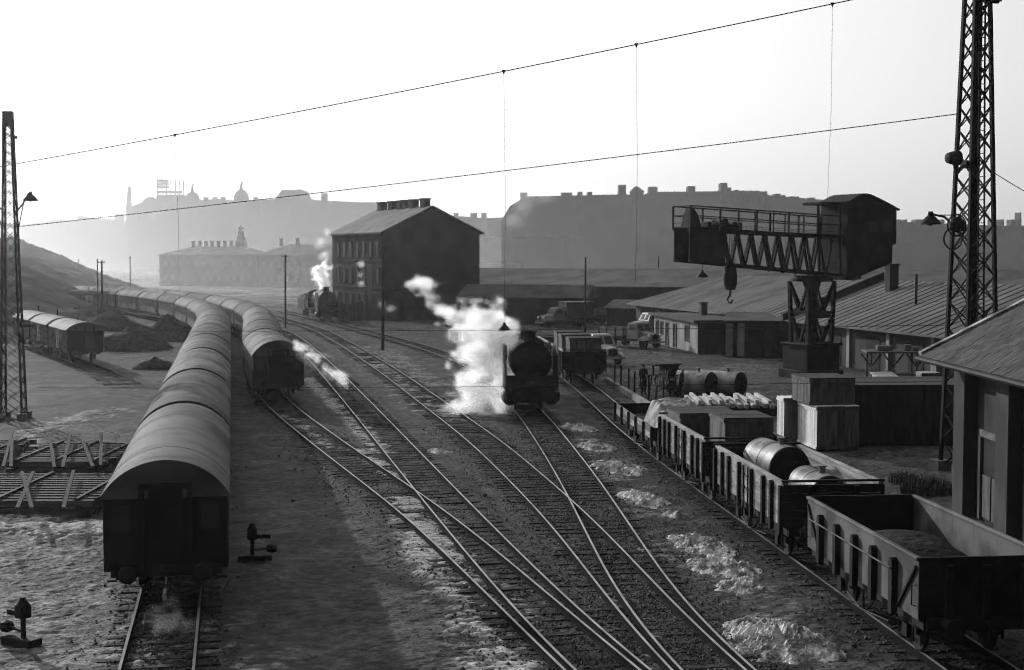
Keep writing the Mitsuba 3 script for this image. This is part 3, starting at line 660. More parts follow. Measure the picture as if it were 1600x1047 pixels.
# ---------- steam locomotives
def locomotive(label, loc, rz):
    t = thing('steam_locomotive', label, 'locomotive', loc, rz)
    P = lambda n, m, b='iron_black', sm=30, par=t: part(par, n, m, b, sm)
    P('buffer_beam', cbox(-1.45, 1.45, 0, 0.14, 0.82, 1.28, 0.02))
    for x in (-0.87, 0.87):
        b = BUF.copy(); b.apply_transform(np.diag([1.25, -1, 1.25, 1.0])); b.invert(); b.apply_translation([x, 0, 1.05]); P('buffer', b)
        P('lamp', cat(cbox(x * 1.2 - 0.13, x * 1.2 + 0.13, 0.0, 0.24, 1.29, 1.62, 0.02), cyl((x * 1.2, 0.02, 1.46), (x * 1.2, -0.06, 1.46), 0.11, 16)))
    P('coupling', tube([(0, 0, 1.0), (0.08, -0.25, 0.8), (0, -0.3, 0.55), (-0.08, -0.25, 0.8), (0, 0, 1.0)], 0.03))
    P('frame', cat(bx(-0.62, 0.62, 0.14, 9.6, 0.7, 1.45), bx(-1.1, 1.1, 0.2, 1.1, 1.3, 1.5)))
    for s in (-1, 1):
        P('running_board', cbox(s * 0.62, s * 1.45, 0.5, 8.1, 1.48, 1.54, 0.01))
        d = P('smoke_deflector', cbox(s * 1.38, s * 1.42, 0.45, 2.75, 1.3, 3.75, 0.012))
        P('stay', bar((s * 0.9, 1.2, 3.1), (s * 1.38, 1.2, 3.1), 0.05), par=d)
        P('cylinder', cat(cyl((s * 1.12, 1.25, 0.85), (s * 1.12, 2.35, 0.85), 0.42, 22), cyl((s * 1.08, 1.3, 1.3), (s * 1.08, 2.3, 1.3), 0.2, 16)))
        for y in (0.85, 2.75):
            pass
        P('wheel', wheel_at(0.43, s * 0.75, 0.72 if False else 2.9, s))
        for y in (4.1, 5.65, 7.2, 8.75):
            P('driving_wheel', wheel_at(0.72, s * 0.77, y, s))
        P('coupling_rod', cat(bar((s * 0.93, 4.1, 0.6), (s * 0.93, 8.75, 0.6), 0.05, 0.12), bar((s * 1.0, 2.35, 0.85), (s * 1.0, 5.65, 0.6), 0.05, 0.1)), 'rod_bright')
        P('hand_rail', tube([(s * 1.08, 1.0, 3.4), (s * 1.08, 8.0, 3.4)], 0.025))
        P('sand_pipe', tube([(s * 0.4, 5.4, 3.9), (s * 0.95, 5.4, 3.1), (s * 1.0, 5.6, 1.6)], 0.03))
    P('smokebox', cyl((0, 0.95, 2.84), (0, 2.9, 2.84), 1.12, 40))
    dr_ = P('smokebox_door', lathe([[0, -0.2], [0.3, -0.17], [0.6, -0.09], [0.88, 0.0], [0.92, 0.03], [0, 0.03]], 36, (0, 0.93, 2.84), 'y'))
    P('handle', cat(bar((-0.22, 0.68, 2.84), (0.22, 0.68, 2.84), 0.03), cyl((0, 0.64, 2.84), (0, 0.78, 2.84), 0.06, 10)), par=dr_)
    P('hinge', cat(bx(0.35, 0.92, 0.80, 0.86, 2.98, 3.06), bx(0.35, 0.92, 0.80, 0.86, 2.38, 2.46)), par=dr_)
    P('apron', hull([(x, y, z) for x in (-1.36, 1.36) for y, z in ((0.3, 1.3), (0.34, 1.3), (0.9, 2.1), (0.94, 2.1))]))  # plate added to cover the lit front platform with a dark face
    P('number_plate', cbox(-0.3, 0.3, 0.55, 0.6, 1.6, 1.8, 0.01), 'wagon_steel')
    bo = P('boiler', cyl((0, 2.9, 2.84), (0, 8.2, 2.84), 1.05, 40))
    for y in (3.0, 3.8, 4.6, 5.4, 6.2, 7.0, 7.8):
        P('boiler_band', lathe([[1.03, -0.035], [1.067, -0.035], [1.067, 0.035], [1.03, 0.035], [1.03, -0.035]], 40, (0, y, 2.84), 'y'), 'rod_bright', par=bo)
    P('chimney', lathe([[0, 3.7], [0.5, 3.7], [0.36, 3.95], [0.33, 4.35], [0.42, 4.4], [0.42, 4.5], [0.22, 4.5], [0, 4.3]], 28, (0, 1.85, 0)))
    P('steam_dome', lathe([[0, 3.5], [0.55, 3.65], [0.46, 3.85], [0.44, 4.15], [0.3, 4.32], [0, 4.37]], 28, (0, 4.2, 0)))
    P('sand_dome', lathe([[0, 3.3], [0.46, 3.4], [0.38, 3.6], [0.36, 3.85], [0.2, 4.0], [0, 4.02]], 28, (0, 5.7, 0)))
    P('safety_valve', cat(cyl((-0.15, 7.2, 3.5), (-0.15, 7.2, 3.95), 0.07, 10), cyl((0.15, 7.2, 3.5), (0.15, 7.2, 3.95), 0.07, 10)), 'rod_bright')
    P('headlamp', cat(cyl((0, 0.85, 3.9), (0, 1.15, 3.9), 0.18, 18), bx(-0.05, 0.05, 0.95, 1.05, 3.6, 3.75)))
    cab = P('cab', cat(bx(-1.42, -1.37, 8.2, 10.2, 1.5, 2.55), bx(1.37, 1.42, 8.2, 10.2, 1.5, 2.55), bx(-1.42, -1.37, 8.2, 8.6, 2.55, 3.5), bx(1.37, 1.42, 8.2, 8.6, 2.55, 3.5), bx(-1.42, -1.37, 9.5, 10.2, 2.55, 3.5), bx(1.37, 1.42, 9.5, 10.2, 2.55, 3.5),
              prism_y([(-1.37, 1.5), (1.37, 1.5), (1.37, 3.5)] + list(reversed(arch(1.37, 3.5, 0.4))) + [(-1.37, 3.5)], 8.2, 8.25)))
    P('cab_roof', loft([(y, arch(1.52, 3.5, 0.5) + [(1.5, 3.44)] + list(reversed([(x, z - 0.06) for x, z in arch(1.48, 3.5, 0.46)])) + [(-1.5, 3.44)]) for y in (8.0, 10.6)]), par=cab)
    for x in (-0.95, 0.95):
        P('cab_window', bx(x - 0.3, x + 0.3, 8.185, 8.2, 2.85, 3.35), 'window_glass', False, cab)
    te = P('tender', cat(cbox(-1.42, 1.42, 10.9, 16.8, 1.1, 2.7, 0.03), bx(-1.35, -1.3, 10.9, 15.5, 2.7, 3.1), bx(1.3, 1.35, 10.9, 15.5, 2.7, 3.1), bx(-1.3, 1.3, 15.45, 15.5, 2.7, 3.1)))
    P('coal', mound(-1.29, 1.29, 10.95, 15.45, lambda X, Y: 2.85 + 0.5 * np.clip(1 - (X / 1.3) ** 2, 0, 1) + 0.3 * n2d(X, Y, 1.5), 24, 40), 'coal', False, te)
    for y in (11.8, 13.2, 14.6, 16.0):
        for s in (-1, 1): P('wheel', wheel_at(0.5, s * 0.75, y, s), par=te)
    return t
pose = LE.pose(LE.S(75.8), LE.S(75.8) + 10)
c = LE.along(LE.S(75.8))
loco1 = locomotive('black steam locomotive facing us in the middle of the yard, wrapped in white steam', (c[0], c[1], RZ), pose[1])
c = LE.along(LE.S(186.0)); pose = LE.pose(LE.S(186), LE.S(186) + 10)
loco2 = dup(loco1, 'small far steam locomotive in front of the three storey building, white puff above it', (c[0], c[1], RZ), pose[1])

# ------------------------------------------------------------------ buildings
def yaw(dx, dy):      # rotation that turns local +x onto (dx, dy)
    return math.atan2(dy, dx)

# three storey building: gable towards us, long windowed wall on its left. local x along the gable wall, y back
b = thing('three_storey_building', 'dark three storey block with a plain gable wall and ridge chimneys', 'building', (-17.4, 193, 0), yaw(0.89, 0.45))
BW, BL, BE, BR = 14.4, 20.5, 12.0, 15.4
part(b, 'wall', prism_y([(0, -0.3), (BW, -0.3), (BW, BE), (BW / 2, BR - 0.25), (0, BE)], 0, BL), 'brick_wall', False)
sl = (BR - BE) / (BW / 2)
for s in (0, 1):
    poly = [(-0.6, BE - 0.6 * sl), (BW / 2, BR), (BW / 2, BR + 0.22), (-0.6, BE - 0.6 * sl + 0.22)]
    if s: poly = [(BW - x, z) for x, z in poly][::-1]
    part(b, 'roof', prism_y(poly, -0.35, BL + 0.35), 'roof_sheet', False)
for i, (y, w) in enumerate(((2.5, 1.5), (6.5, 1.6), (9.3, 1.3), (11.2, 1.5), (14.4, 1.6), (18.6, 1.8))):
    c = part(b, 'chimney', cat(bx(BW / 2 - 0.45, BW / 2 + 0.45, y - w / 2, y + w / 2, BR - 0.3, BR + 1.15), bx(BW / 2 - 0.55, BW / 2 + 0.55, y - w / 2 - 0.1, y + w / 2 + 0.1, BR + 1.15, BR + 1.3)), 'brick_wall', False)
for fl in range(3):
    for k in range(7):
        y0 = 1.7 + k * 2.62; z0 = 1.2 + fl * 3.7
        w = part(b, 'window', bx(-0.04, -0.01, y0, y0 + 1.15, z0, z0 + 2.0), 'window_sky', False)
        part(w, 'frame', cat(bx(-0.14, 0, y0 - 0.18, y0, z0 - 0.15, z0 + 2.2), bx(-0.14, 0, y0 + 1.15, y0 + 1.33, z0 - 0.15, z0 + 2.2), bx(-0.18, 0, y0, y0 + 1.15, z0 - 0.2, z0), bx(-0.18, 0, y0, y0 + 1.15, z0 + 2.0, z0 + 2.22), bx(-0.06, 0, y0 + 0.54, y0 + 0.61, z0, z0 + 2)), 'brick_light', False)
for z in (4.3, 8.0, 11.5):
    part(b, 'string_course', bx(-0.16, 0, 0, BL, z, z + 0.22), 'brick_light', False)
part(b, 'corner_pipe', cyl((-0.15, -0.12, 0), (-0.15, -0.12, BE - 0.4), 0.09, 8), 'iron_black')
part(b, 'attic_opening', bx(BW / 2 - 0.5, BW / 2 + 0.5, -0.03, 0, 12.0, 13.2), 'window_glass', False)

def hip_house(name, label, cat_, p0, p1, depth, eave, ridge, wall, roof, chim=(), rows=(), bay=3.0, hipL=True, hipR=True, over=0.5, flank=True):
    """long building: front wall from ground point p0 to p1, body behind it"""
    dx, dy = p1[0] - p0[0], p1[1] - p0[1]; L = math.hypot(dx, dy)
    t = thing(name, label, cat_, (p0[0], p0[1], 0), yaw(dx, dy))
    part(t, 'wall', bx(0, L, 0, depth, -0.4, eave), wall, False)
    hl, hr = (depth / 2 if hipL else -over), (depth / 2 if hipR else -over); e = eave - over * (ridge - eave) / (depth / 2)
    V = [(-over, -over, e), (L + over, -over, e), (L + over, depth + over, e), (-over, depth + over, e), (hl, depth / 2, ridge), (L - hr, depth / 2, ridge)]
    V += [(x, y, z - 0.12) for x, y, z in V[:4]]
    F = [[0, 1, 5], [0, 5, 4], [1, 2, 5], [2, 3, 4], [2, 4, 5], [3, 0, 4], [6, 8, 7], [6, 9, 8]] + [f for k in range(4) for f in ([k, 6 + k, 6 + (k + 1) % 4], [k, 6 + (k + 1) % 4, (k + 1) % 4])]
    r = part(t, 'roof', trimesh.Trimesh(V, F, process=False), roof, False)
    for x in chim:
        part(r, 'chimney', cat(bx(x - 0.4, x + 0.4, depth / 2 - 0.4, depth / 2 + 0.4, ridge - 0.6, ridge + 1.6), bx(x - 0.5, x + 0.5, depth / 2 - 0.5, depth / 2 + 0.5, ridge + 1.6, ridge + 1.75)), 'brick_wall', False)
    for z in rows:
        n = int((L - 1) / bay)
        for k in range(n):
            x = (L - n * bay) / 2 + (k + 0.5) * bay
            w = part(t, 'window', bx(x - 0.55, x + 0.55, -0.03, 0, z, z + 1.7), 'window_sky', False)
            part(w, 'frame', cat(bx(x - 0.7, x - 0.55, -0.1, 0, z - 0.1, z + 1.85), bx(x + 0.55, x + 0.7, -0.1, 0, z - 0.1, z + 1.85), bx(x - 0.55, x + 0.55, -0.1, 0, z - 0.12, z), bx(x - 0.55, x + 0.55, -0.1, 0, z + 1.7, z + 1.85)), wall, False)
    return t

hip_house('long_station_building', 'hazy two storey range with two rows of windows, left of the three storey block', 'building', (-72, 402), (-47, 396), 14, 9.2, 12.0, 'brick_light', 'roof_sheet', (4.5, 9.5), (1.4, 5.4), 2.4)
hip_house('long_station_building', 'faint longer two storey range at the left end of the station buildings', 'building', (-103, 416), (-73.5, 409), 14, 9.2, 11.4, 'brick_light', 'roof_sheet', (7.5, 9.5, 11.5, 13.5, 15.5, 17.5, 19.5, 21.5), (1.6, 5.6), 2.4)
hip_house('long_warehouse', 'long pale roofed warehouse running across the middle distance behind the lorries', 'warehouse', (-9, 206), (72, 178), 17, 4.6, 6.9, 'brick_wall', 'roof_sheet', (), (), hipL=False)
# the near warehouse, its long wall facing left
W2 = hip_house('striped_roof_warehouse', 'warehouse with a striped tiled roof sloping towards us behind the crane', 'warehouse', (14.4, 165), (31.5, 92), 17, 3.5, 6.6, 'brick_light', 'roof_sheet', (38,), (), hipL=True, hipR=False, over=0.9)
LW = math.hypot(17.1, 73)
for x in np.arange(1.2, LW, 1.25):
    f = lambda y: 3.5 - 0.9 * 3.1 / 8.5 + (y + 0.9) * 3.1 / 8.5 if False else 3.5 + y * 3.1 / 8.5
    hi = 8.45 if x > 8.6 else x - 0.2
    part(W2 + '__roof', 'batten', bar((x, -0.85, f(-0.85) + 0.03), (x, hi, f(hi) + 0.03), 0.1, 0.04), 'roof_sheet', False)
for y in np.arange(6.0, LW - 3, 6.5):
    k = part(W2, 'door', bx(y - 1.1, y + 1.1, -0.05, 0, 0, 2.5), 'wagon_dark', False)
    part(W2, 'pilaster', bx(y + 2.4, y + 2.9, -0.22, 0, -0.2, 3.1), 'plaster_pale', False)
part(W2 + '__roof', 'fire_wall', prism_x([(-1.0, 3.1), (8.5, 6.55), (8.5, 7.3), (-1.0, 3.75)], 43.0, 43.5), 'roof_dark', False)
part(W2 + '__roof', 'chimney', cat(bx(48.2, 49.0, 6.1, 6.9, 5.4, 7.9), bx(48.1, 49.1, 6.0, 7.0, 7.9, 8.05)), 'brick_wall', False)

# board fence and sheds before the three storey block
A_, B_ = at(528, 503)[:2], at(712, 492)[:2]; nf = 46
bf = thing('board_fence', 'long dark board fence in front of the three storey block', 'fence')
for k in range(nf):
    u0, u1 = k / nf, (k + 0.93) / nf; p0, p1 = A_ * (1 - u0) + B_ * u0, A_ * (1 - u1) + B_ * u1; hh = 2.5 + 0.25 * math.sin(k * 2.7)
    part(bf, 'board', bar((*((p0 + p1) / 2), -0.2), (*((p0 + p1) / 2), hh), 0.06, float(np.linalg.norm(p1 - p0)), up=(float((p1 - p0)[1]), -float((p1 - p0)[0]), 0)), 'plank_dark' if k % 3 else 'timber_board', False)
hip_house('goods_shed', 'low dark goods shed right of the three storey block', 'shed', (-6.5, 183), (9, 179), 8, 3.6, 5.0, 'brick_wall', 'roof_dark', (), (), hipL=False, hipR=False)
hip_house('goods_shed', 'small dark lean shed beside the box bodied lorry', 'shed', (11.5, 172), (17, 168), 5, 2.6, 3.4, 'plank_dark', 'roof_dark', (), (), hipL=False, hipR=False)
q = at(712, 532)
st = thing('stake_fence', 'short row of dark upright stakes behind the white steam cloud', 'fence', (q[0], q[1], 0), -0.25)
for k in range(6): part(st, 'stake', bar((-0.9 + k * 0.36, 0, -0.1), (-0.9 + k * 0.36, 0.02, 1.05 - 0.06 * k), 0.12, 0.1), 'plank_dark', False)

# low huts on the cart road
h1 = thing('low_hut', 'low flat roofed hut with a light windowed wall, left of the crane', 'hut', (14.4, 144, 0), yaw(2.3, -16.5))
part(h1, 'wall', bx(0, 16.6, 0, 7, -0.2, 2.75), 'plaster_pale', False)
part(h1, 'roof', cat(bx(-0.5, 17.1, -0.5, 7.5, 2.75, 2.95)), 'roof_dark', False)
part(h1, 'gable_boards', bx(16.6, 16.64, 0, 7, -0.1, 2.7), 'plank_dark', False)  # thin dark layer over the whole near end
for x0, w, z0, z1, nm in ((1.0, 0.9, 0.9, 2.2, 'window'), (2.9, 0.9, 0.9, 2.2, 'window'), (5.0, 1.1, 0.0, 2.2, 'door'), (8.0, 1.0, 0.0, 2.2, 'door'), (12.3, 1.3, 0.8, 2.3, 'window')):
    q = part(h1, nm, bx(x0, x0 + w, -0.03, 0, z0, z1), 'window_glass', False)
    part(q, 'frame', cat(bx(x0 - 0.12, x0, -0.08, 0, z0, z1 + 0.12), bx(x0 + w, x0 + w + 0.12, -0.08, 0, z0, z1 + 0.12), bx(x0, x0 + w, -0.08, 0, z1, z1 + 0.12)), 'plaster', False)
part(h1, 'chimney', cat(bx(5.6, 6.2, 3.2, 3.8, 2.95, 4.1), bx(5.5, 6.3, 3.1, 3.9, 4.1, 4.22)), 'brick_wall', False)
h2 = thing('low_hut', 'dark low shed with painted lit edges between the light hut and the crane', 'hut', (18.6, 123.5, 0), yaw(0.97, -0.22))
part(h2, 'wall', bx(0, 6.6, 0, 6, -0.2, 3.0), 'plank_dark', False)
part(h2, 'roof', prism_x([(-0.4, 3.0), (6.4, 3.5), (6.4, 3.62), (-0.4, 3.12)], -0.3, 6.9), 'roof_dark', False)
for x in (0.0, 1.0, 5.8):
    part(h2, 'corner_board', bx(x, x + 0.6, -0.06, 0, 0, 2.9), 'plaster_pale', False)  # pale strips paint the sunlit edges of the shed
part(h2, 'door', bx(2.0, 3.2, -0.04, 0, 0, 2.3), 'wagon_dark', False)
part(h2, 'door', bx(3.9, 5.1, -0.04, 0, 0, 2.3), 'wagon_dark', False)

# tiled station building at the right edge; local = world offset
sb = thing('tiled_roof_building', 'plastered building with a tiled roof at the right edge, beside the wagons', 'building', (15.0, 0, 0), 0)
Y0, Y1 = 22.0, 48.6
part(sb, 'wall', bx(0.6, 10, Y0, Y1, -0.3, 5.35), 'plaster_sooty', False)
for y in (Y1 - 1.15, Y1 - 5.4, Y1 - 9.7, Y1 - 14.0):
    part(sb, 'pilaster', cbox(0.15, 0.6, y, y + 1.15, -0.2, 5.2, 0.02), 'plaster_grey', False)
    d = part(sb, 'door', bx(0.565, 0.6, y - 3.5, y - 0.75, 0, 2.75), 'wagon_dark', False)
    for k in range(3):
        part(d, 'panel', bx(0.53, 0.565, y - 3.4 + k * 0.9, y - 2.65 + k * 0.9, 0.1, 1.5), 'plank_grey', False)
    part(d, 'beam', bx(0.5, 0.6, y - 3.7, y - 0.55, 2.75, 2.98), 'timber_old', False)
    part(d, 'post', bx(0.48, 0.6, y - 0.72, y - 0.5, 0, 2.74), 'plaster_grey', False)
part(sb, 'cornice', bx(0.25, 0.6, Y0, Y1 + 0.3, 5.0, 5.3), 'plaster_sooty', False)
RS = (8.3 - 5.35) / 5.8
part(sb, 'roof', prism_y([(-0.85, 5.22), (5.0, 8.2), (5.0, 8.1), (-0.85, 5.1)], Y0 - 0.6, Y1 + 0.7), 'roof_dark', False)
part(sb, 'back_roof', prism_y([(5.0, 8.2), (10.8, 5.22), (10.8, 5.1), (5.0, 8.1)], Y0 - 0.6, Y1 + 0.7), 'roof_dark', False)
part(sb, 'gutter', tube([(-0.92, Y0 - 0.6, 5.14), (-0.92, Y1 + 0.72, 5.14)], 0.09, 8), 'iron_black')
part(sb, 'gable', prism_y([(0.6, 5.36), (9.6, 5.36), (5, 8.0)], Y1 - 0.2, Y1 - 0.01), 'plaster_sooty', False)
part(sb, 'verge', bar((-0.85, Y1 + 0.62, 5.32), (5.0, Y1 + 0.62, 8.32), 0.34, 0.10), 'mortar', False)
tdir = np.array([5.85, 0, 2.98]); tl = np.linalg.norm(tdir); tdir /= tl; tn = np.array([-tdir[2], 0, tdir[0]])
TILE = [mikit.ply(cbox(-0.165, 0.165, -0.19, 0.16, 0.0, 0.024, 0.008), k_, False) for k_ in ('tile', 'roof_dark', 'tile')]
rt, rest, cnt = random.Random(5), [], 0
for row in range(int(tl / 0.285)):
    for c in range(int((Y1 + 0.4 - 37.5) / 0.335) + (row % 2)):
        y = Y1 + 0.42 - c * 0.335 - (row % 2) * 0.167
        p = np.array([-0.85, 0, 5.22]) + tdir * (0.18 + row * 0.285) + tn * 0.03; p[1] = y
        M = np.eye(4); M[:3, 0] = [0, 1, 0]; M[:3, 1] = tdir; M[:3, 2] = -tn if False else tn; M[:3, 0] = np.cross(M[:3, 1], M[:3, 2]); M[:3, 3] = p
        R = trimesh.transformations.euler_matrix(rt.uniform(-0.01, 0.01) + 0.07, rt.uniform(-0.025, 0.025), rt.uniform(-0.02, 0.02)); M = M @ R
        M[:3, 3] += tn * rt.uniform(0, 0.012)
        scr = 800 + 2222 * (15 + p[0]) / y
        if scr < 1615 and cnt < 298:
            cnt += 1; scene[numbered(sb + '__roof__tile')] = {**TILE[rt.randrange(3)], 'to_world': T().translate([15.0, 0, 0]) @ T(M.tolist())}
        else:
            b_ = cbox(-0.165, 0.165, -0.19, 0.16, 0.0, 0.024, 0.008); b_.apply_transform(M); rest.append(b_)
part(sb + '__roof', 'tiles', cat(rest), 'tile', False, kind='stuff')

# ------------------------------------------------------------------ the town behind
def profile_block(name, label, d, pts, base, depth, bsdf, cat_='building', extra=None):
    """a block at distance d whose roof line runs through the pixels pts"""
    W = [ax(px, py, d) for px, py in pts]
    t = thing(name, label, cat_, (0, d, 0), 0)
    poly = [(W[0][0], base)] + [(w[0], w[2]) for w in W] + [(W[-1][0], base)]
    part(t, 'wall', prism_y(poly, 0, depth), bsdf, False)
    return t
def block(t, name, d, px0, px1, py0, py1, bsdf='far_wall', y0=-0.4, y1=4.0):
    a, c = ax(px0, py0, d), ax(px1, py1, d)
    return part(t, name, bx(a[0], c[0], y0, y1, min(a[2], c[2]), max(a[2], c[2])), bsdf, False)
D1 = 360
t = profile_block('long_tenement_block', 'long dark tenement row with chimneys filling the skyline right of centre', D1, [(783, 345), (797, 322), (822, 307), (965, 304), (1010, 304), (1015, 300), (1185, 298), (1205, 306), (1285, 312), (1340, 322), (1352, 345)], -1, 14, 'far_wall')
for px0, px1, py in ((813, 824, 301), (877, 894, 301), (903, 910, 300), (918, 925, 300), (1014, 1027, 292), (1075, 1086, 291), (1126, 1136, 286), (1136, 1142, 293), (1148, 1154, 297), (1157, 1163, 298), (1166, 1173, 299), (1184, 1190, 299), (1192, 1198, 299), (1210, 1219, 303), (1222, 1227, 305), (1234, 1248, 307), (1264, 1273, 309)):
    block(t, 'chimney', D1, px0, px1, py, 318)
c = block(t, 'chimney', D1, 967, 978, 289, 310); 
tp = ax(995, 291, D1); tw = ax(984, 300, D1); te_ = ax(1007, 300, D1)
part(t, 'turret', cat(bx(tw[0] + 0.3, te_[0] - 0.3, -0.6, 3, tw[2] - 3, tw[2]), hull([(tw[0], -1, tw[2]), (te_[0], -1, tw[2]), (tw[0], 3.4, tw[2]), (te_[0], 3.4, tw[2]), (tp[0] - 0.4, 1.2, tp[2]), (tp[0] + 0.4, 1.2, tp[2])])), 'far_wall', False)
D2 = 410
t = profile_block('tenement_row', 'lower tenement row with many chimneys on the skyline behind the right lattice mast', D2, [(1325, 352), (1345, 349), (1420, 347), (1500, 350), (1560, 353), (1625, 352), (1760, 356)], -1, 14, 'far_wall')
for px in (1402, 1412, 1430, 1437, 1452, 1470, 1550, 1563, 1580, 1590):
    block(t, 'chimney', D2, px, px + 5, 343, 356)
block(t, 'mast_pipe', D2, 1593, 1594.5, 332, 356)
D3 = 640
t = profile_block('tenement_row', 'faint low roofs between the three storey block and the long tenement row', D3, [(690, 350), (700, 337), (720, 338), (752, 341), (790, 340), (800, 352)], -1, 20, 'far_wall')
for a, e_ in ((709, 716), (735, 745), (752, 760)):
    block(t, 'chimney', D3, a, e_, 333, 346)
# hazy grand building with domes on the far left
D4 = 820
t = profile_block('domed_palace', 'pale hazy palace with two domes and statues on the far left skyline', D4, [(205, 345), (206, 322), (217, 318), (222, 316), (244, 310), (245, 304), (283, 304), (310, 313), (340, 311), (362, 313), (390, 313), (410, 312), (430, 311), (440, 297), (470, 296), (476, 310), (500, 313), (560, 316), (618, 316), (628, 335)], -1, 30, 'far_wall')
def dome(px, pw, ptop, pbase):
    a, c, e = ax(px - pw, pbase, D4), ax(px + pw, pbase, D4), ax(px, ptop, D4); r = (c[0] - a[0]) / 2; hh = e[2] - a[2]
    prof = [[0, -6], [r, -6], [r, 0]] + [[r * math.cos(u) * (1 if u < 1.2 else 1), hh * math.sin(u)] for u in np.linspace(0.05, 1.45, 10)] + [[0, hh]]
    return part(t, 'dome', lathe(prof, 24, (e[0], 6, a[2])), 'far_roof', 40), (e[0], 6, e[2])
def statue(dk, p, s=1.0):
    x, y, z = p
    m = limbs([((x, y, z - 0.6), 0.9 * s), ((x, y, z + 0.8), 0.7 * s)][0:0] or [(((x, y, z - 0.6), 1.0 * s), ((x, y, z + 1.4 * s), 0.7 * s)), (((x, y, z + 1.4 * s), 0.75 * s), ((x + 0.1, y, z + 3.2 * s), 0.6 * s)), (((x + 0.1, y, z + 3.2 * s), 0.35 * s), ((x + 0.2, y, z + 4.1 * s), 0.42 * s)),
              (((x + 0.1, y, z + 3.1 * s), 0.32 * s), ((x + 1.3 * s, y, z + 4.6 * s), 0.24 * s))], 0.4, 3)
    part(dk, 'statue', m, 'far_roof', True)
k, p = dome(297, 11, 299, 310); statue(k, p)
k, p = dome(374, 12, 295, 311); statue(k, p)
k, p = dome(231, 13, 307, 318)
for a, e_ in ((318, 324), (332, 338), (345, 351), (396, 402), (502, 511)):
    block(t, 'chimney', D4, a, e_, 302 if a == 502 else 308, 318)
for i, px in enumerate((243.5, 251, 258, 265, 272, 279, 285)):
    a, c = ax(px, 279 if i in (0, 1, 4) else 281, D4), ax(px, 306, D4)
    part(t, 'roof_frame_post', cyl((a[0], 3, c[2]), (a[0], 3, a[2]), 0.3, 6), 'far_roof')
for py in (282, 287, 292, 300):
    a, c = ax(243, py, D4), ax(262 if py < 295 else 283, py, D4)
    part(t, 'roof_frame_rail', bx(a[0], c[0], 2.7, 3.1, a[2] - 0.7, a[2] + 0.7), 'far_roof', False)
t = profile_block('church_spire', 'thin pale church spire barely visible at the far left of the skyline', 950, [(196.5, 345), (196.8, 322), (198.2, 314), (199.5, 291), (200.8, 314), (202.2, 322), (202.5, 345)], -1, 8, 'far_roof')
t = profile_block('town_roofs', 'very faint low roofs of the town along the far left horizon', 1050, [(-40, 352), (30, 350), (70, 346), (90, 342), (118, 345), (122, 337), (127, 338), (130, 345), (140, 340), (160, 341), (176, 345), (182, 333), (184, 345), (215, 347), (260, 349)], -1, 20, 'far_wall')
# small cupola behind the station range
p = ax(377, 400, 440)
cp = thing('cupola', 'small dark cupola with a finial rising over the long station range', 'tower', (p[0], 440, 0), 0)
part(cp, 'tower', bx(-1.5, 1.5, -1.5, 1.5, 0, 12.6), 'brick_light', False)
part(cp, 'roof', lathe([[0, 12.6], [2.0, 12.6], [1.5, 13.6], [0.9, 15.2], [0.9, 16.2], [0.4, 16.6], [0.9, 17.2], [0.9, 17.5], [0.1, 17.9], [0.1, 18.4], [0, 18.4]], 12), 'far_roof', 30)

# ------------------------------------------------------------------ lattice masts
def lattice(t, corners, panels, leg_w, br, bsdf='steel_lattice', name_leg='leg', name_br='brace', faces=(0, 1, 2, 3), single_diag=False):
    """corners: function of height fraction -> four points; legs and crossed braces between them"""
    for k in range(4):
        part(t, name_leg, bar(corners(0)[k], corners(1)[k], leg_w), bsdf, False)
    f = [0.0]; g = [1 - 0.5 * i / panels for i in range(panels)]; g = np.cumsum(g) / sum(g); f += list(g)
    for i in range(panels):
        A, B = corners(f[i]), corners(f[i + 1])
        for k in faces:
            q = (k + 1) % 4
            part(t, name_br, bar(A[k], B[q], br, br * 0.5), bsdf, False)
            if not single_diag: part(t, name_br, bar(A[q], B[k], br, br * 0.5), bsdf, False)

def lamp_bowl(t, p, s=1.0, name='lamp'):
    x, y, z = p
    part(t, name, lathe([[0, 0.34], [0.08, 0.34], [0.1, 0.2], [0.16, 0.16], [0.36, -0.06], [0.37, -0.1], [0.33, -0.08], [0.12, 0.1], [0.1, -0.12], [0.0, -0.16]], 20, (x, y, z)) if s == 1 else lathe([[a * s, b_ * s] for a, b_ in [[0, 0.34], [0.08, 0.34], [0.1, 0.2], [0.16, 0.16], [0.36, -0.06], [0.37, -0.1], [0.33, -0.08], [0.12, 0.1], [0.1, -0.12], [0.0, -0.16]]], 20, (x, y, z)), 'iron_black')

LMP = (-26.75, 76.0)
lm = thing('lattice_mast', 'steel lattice mast with a lamp arm near the left edge', 'mast', (*LMP, 0), 0.1)
hb, ht = 0.55, 0.19
lattice(lm, lambda f: [(sx * (hb + (ht - hb) * f), sy * (hb + (ht - hb) * f), 16.2 * f) for sx, sy in ((-1, -1), (1, -1), (1, 1), (-1, 1))], 26, 0.10, 0.06)
part(lm, 'cap', bx(-0.24, 0.24, -0.24, 0.24, 15.6, 16.35), 'steel_lattice', False)
for b6 in [bx(sx * 0.55 - 0.22, sx * 0.55 + 0.22, sy * 0.55 - 0.22, sy * 0.55 + 0.22, -0.3, 0.3) for sx in (-1, 1) for sy in (-1, 1)]: part(lm, 'foot', b6, 'plaster', False)
for s in (-1, 1):
    part(lm, 'lamp_arm', cat(tube([(s * 0.3, 0, 11.0), (s * 0.7, 0, 11.5), (s * 0.97, 0, 12.0), (s * 1.08, 0, 12.1)], 0.05), bar((s * 0.35, 0, 9.8), (s * 0.72, 0, 11.5), 0.05)), 'iron_black')
    lamp_bowl(lm, (s * 1.08, 0, 11.75), 1.1)
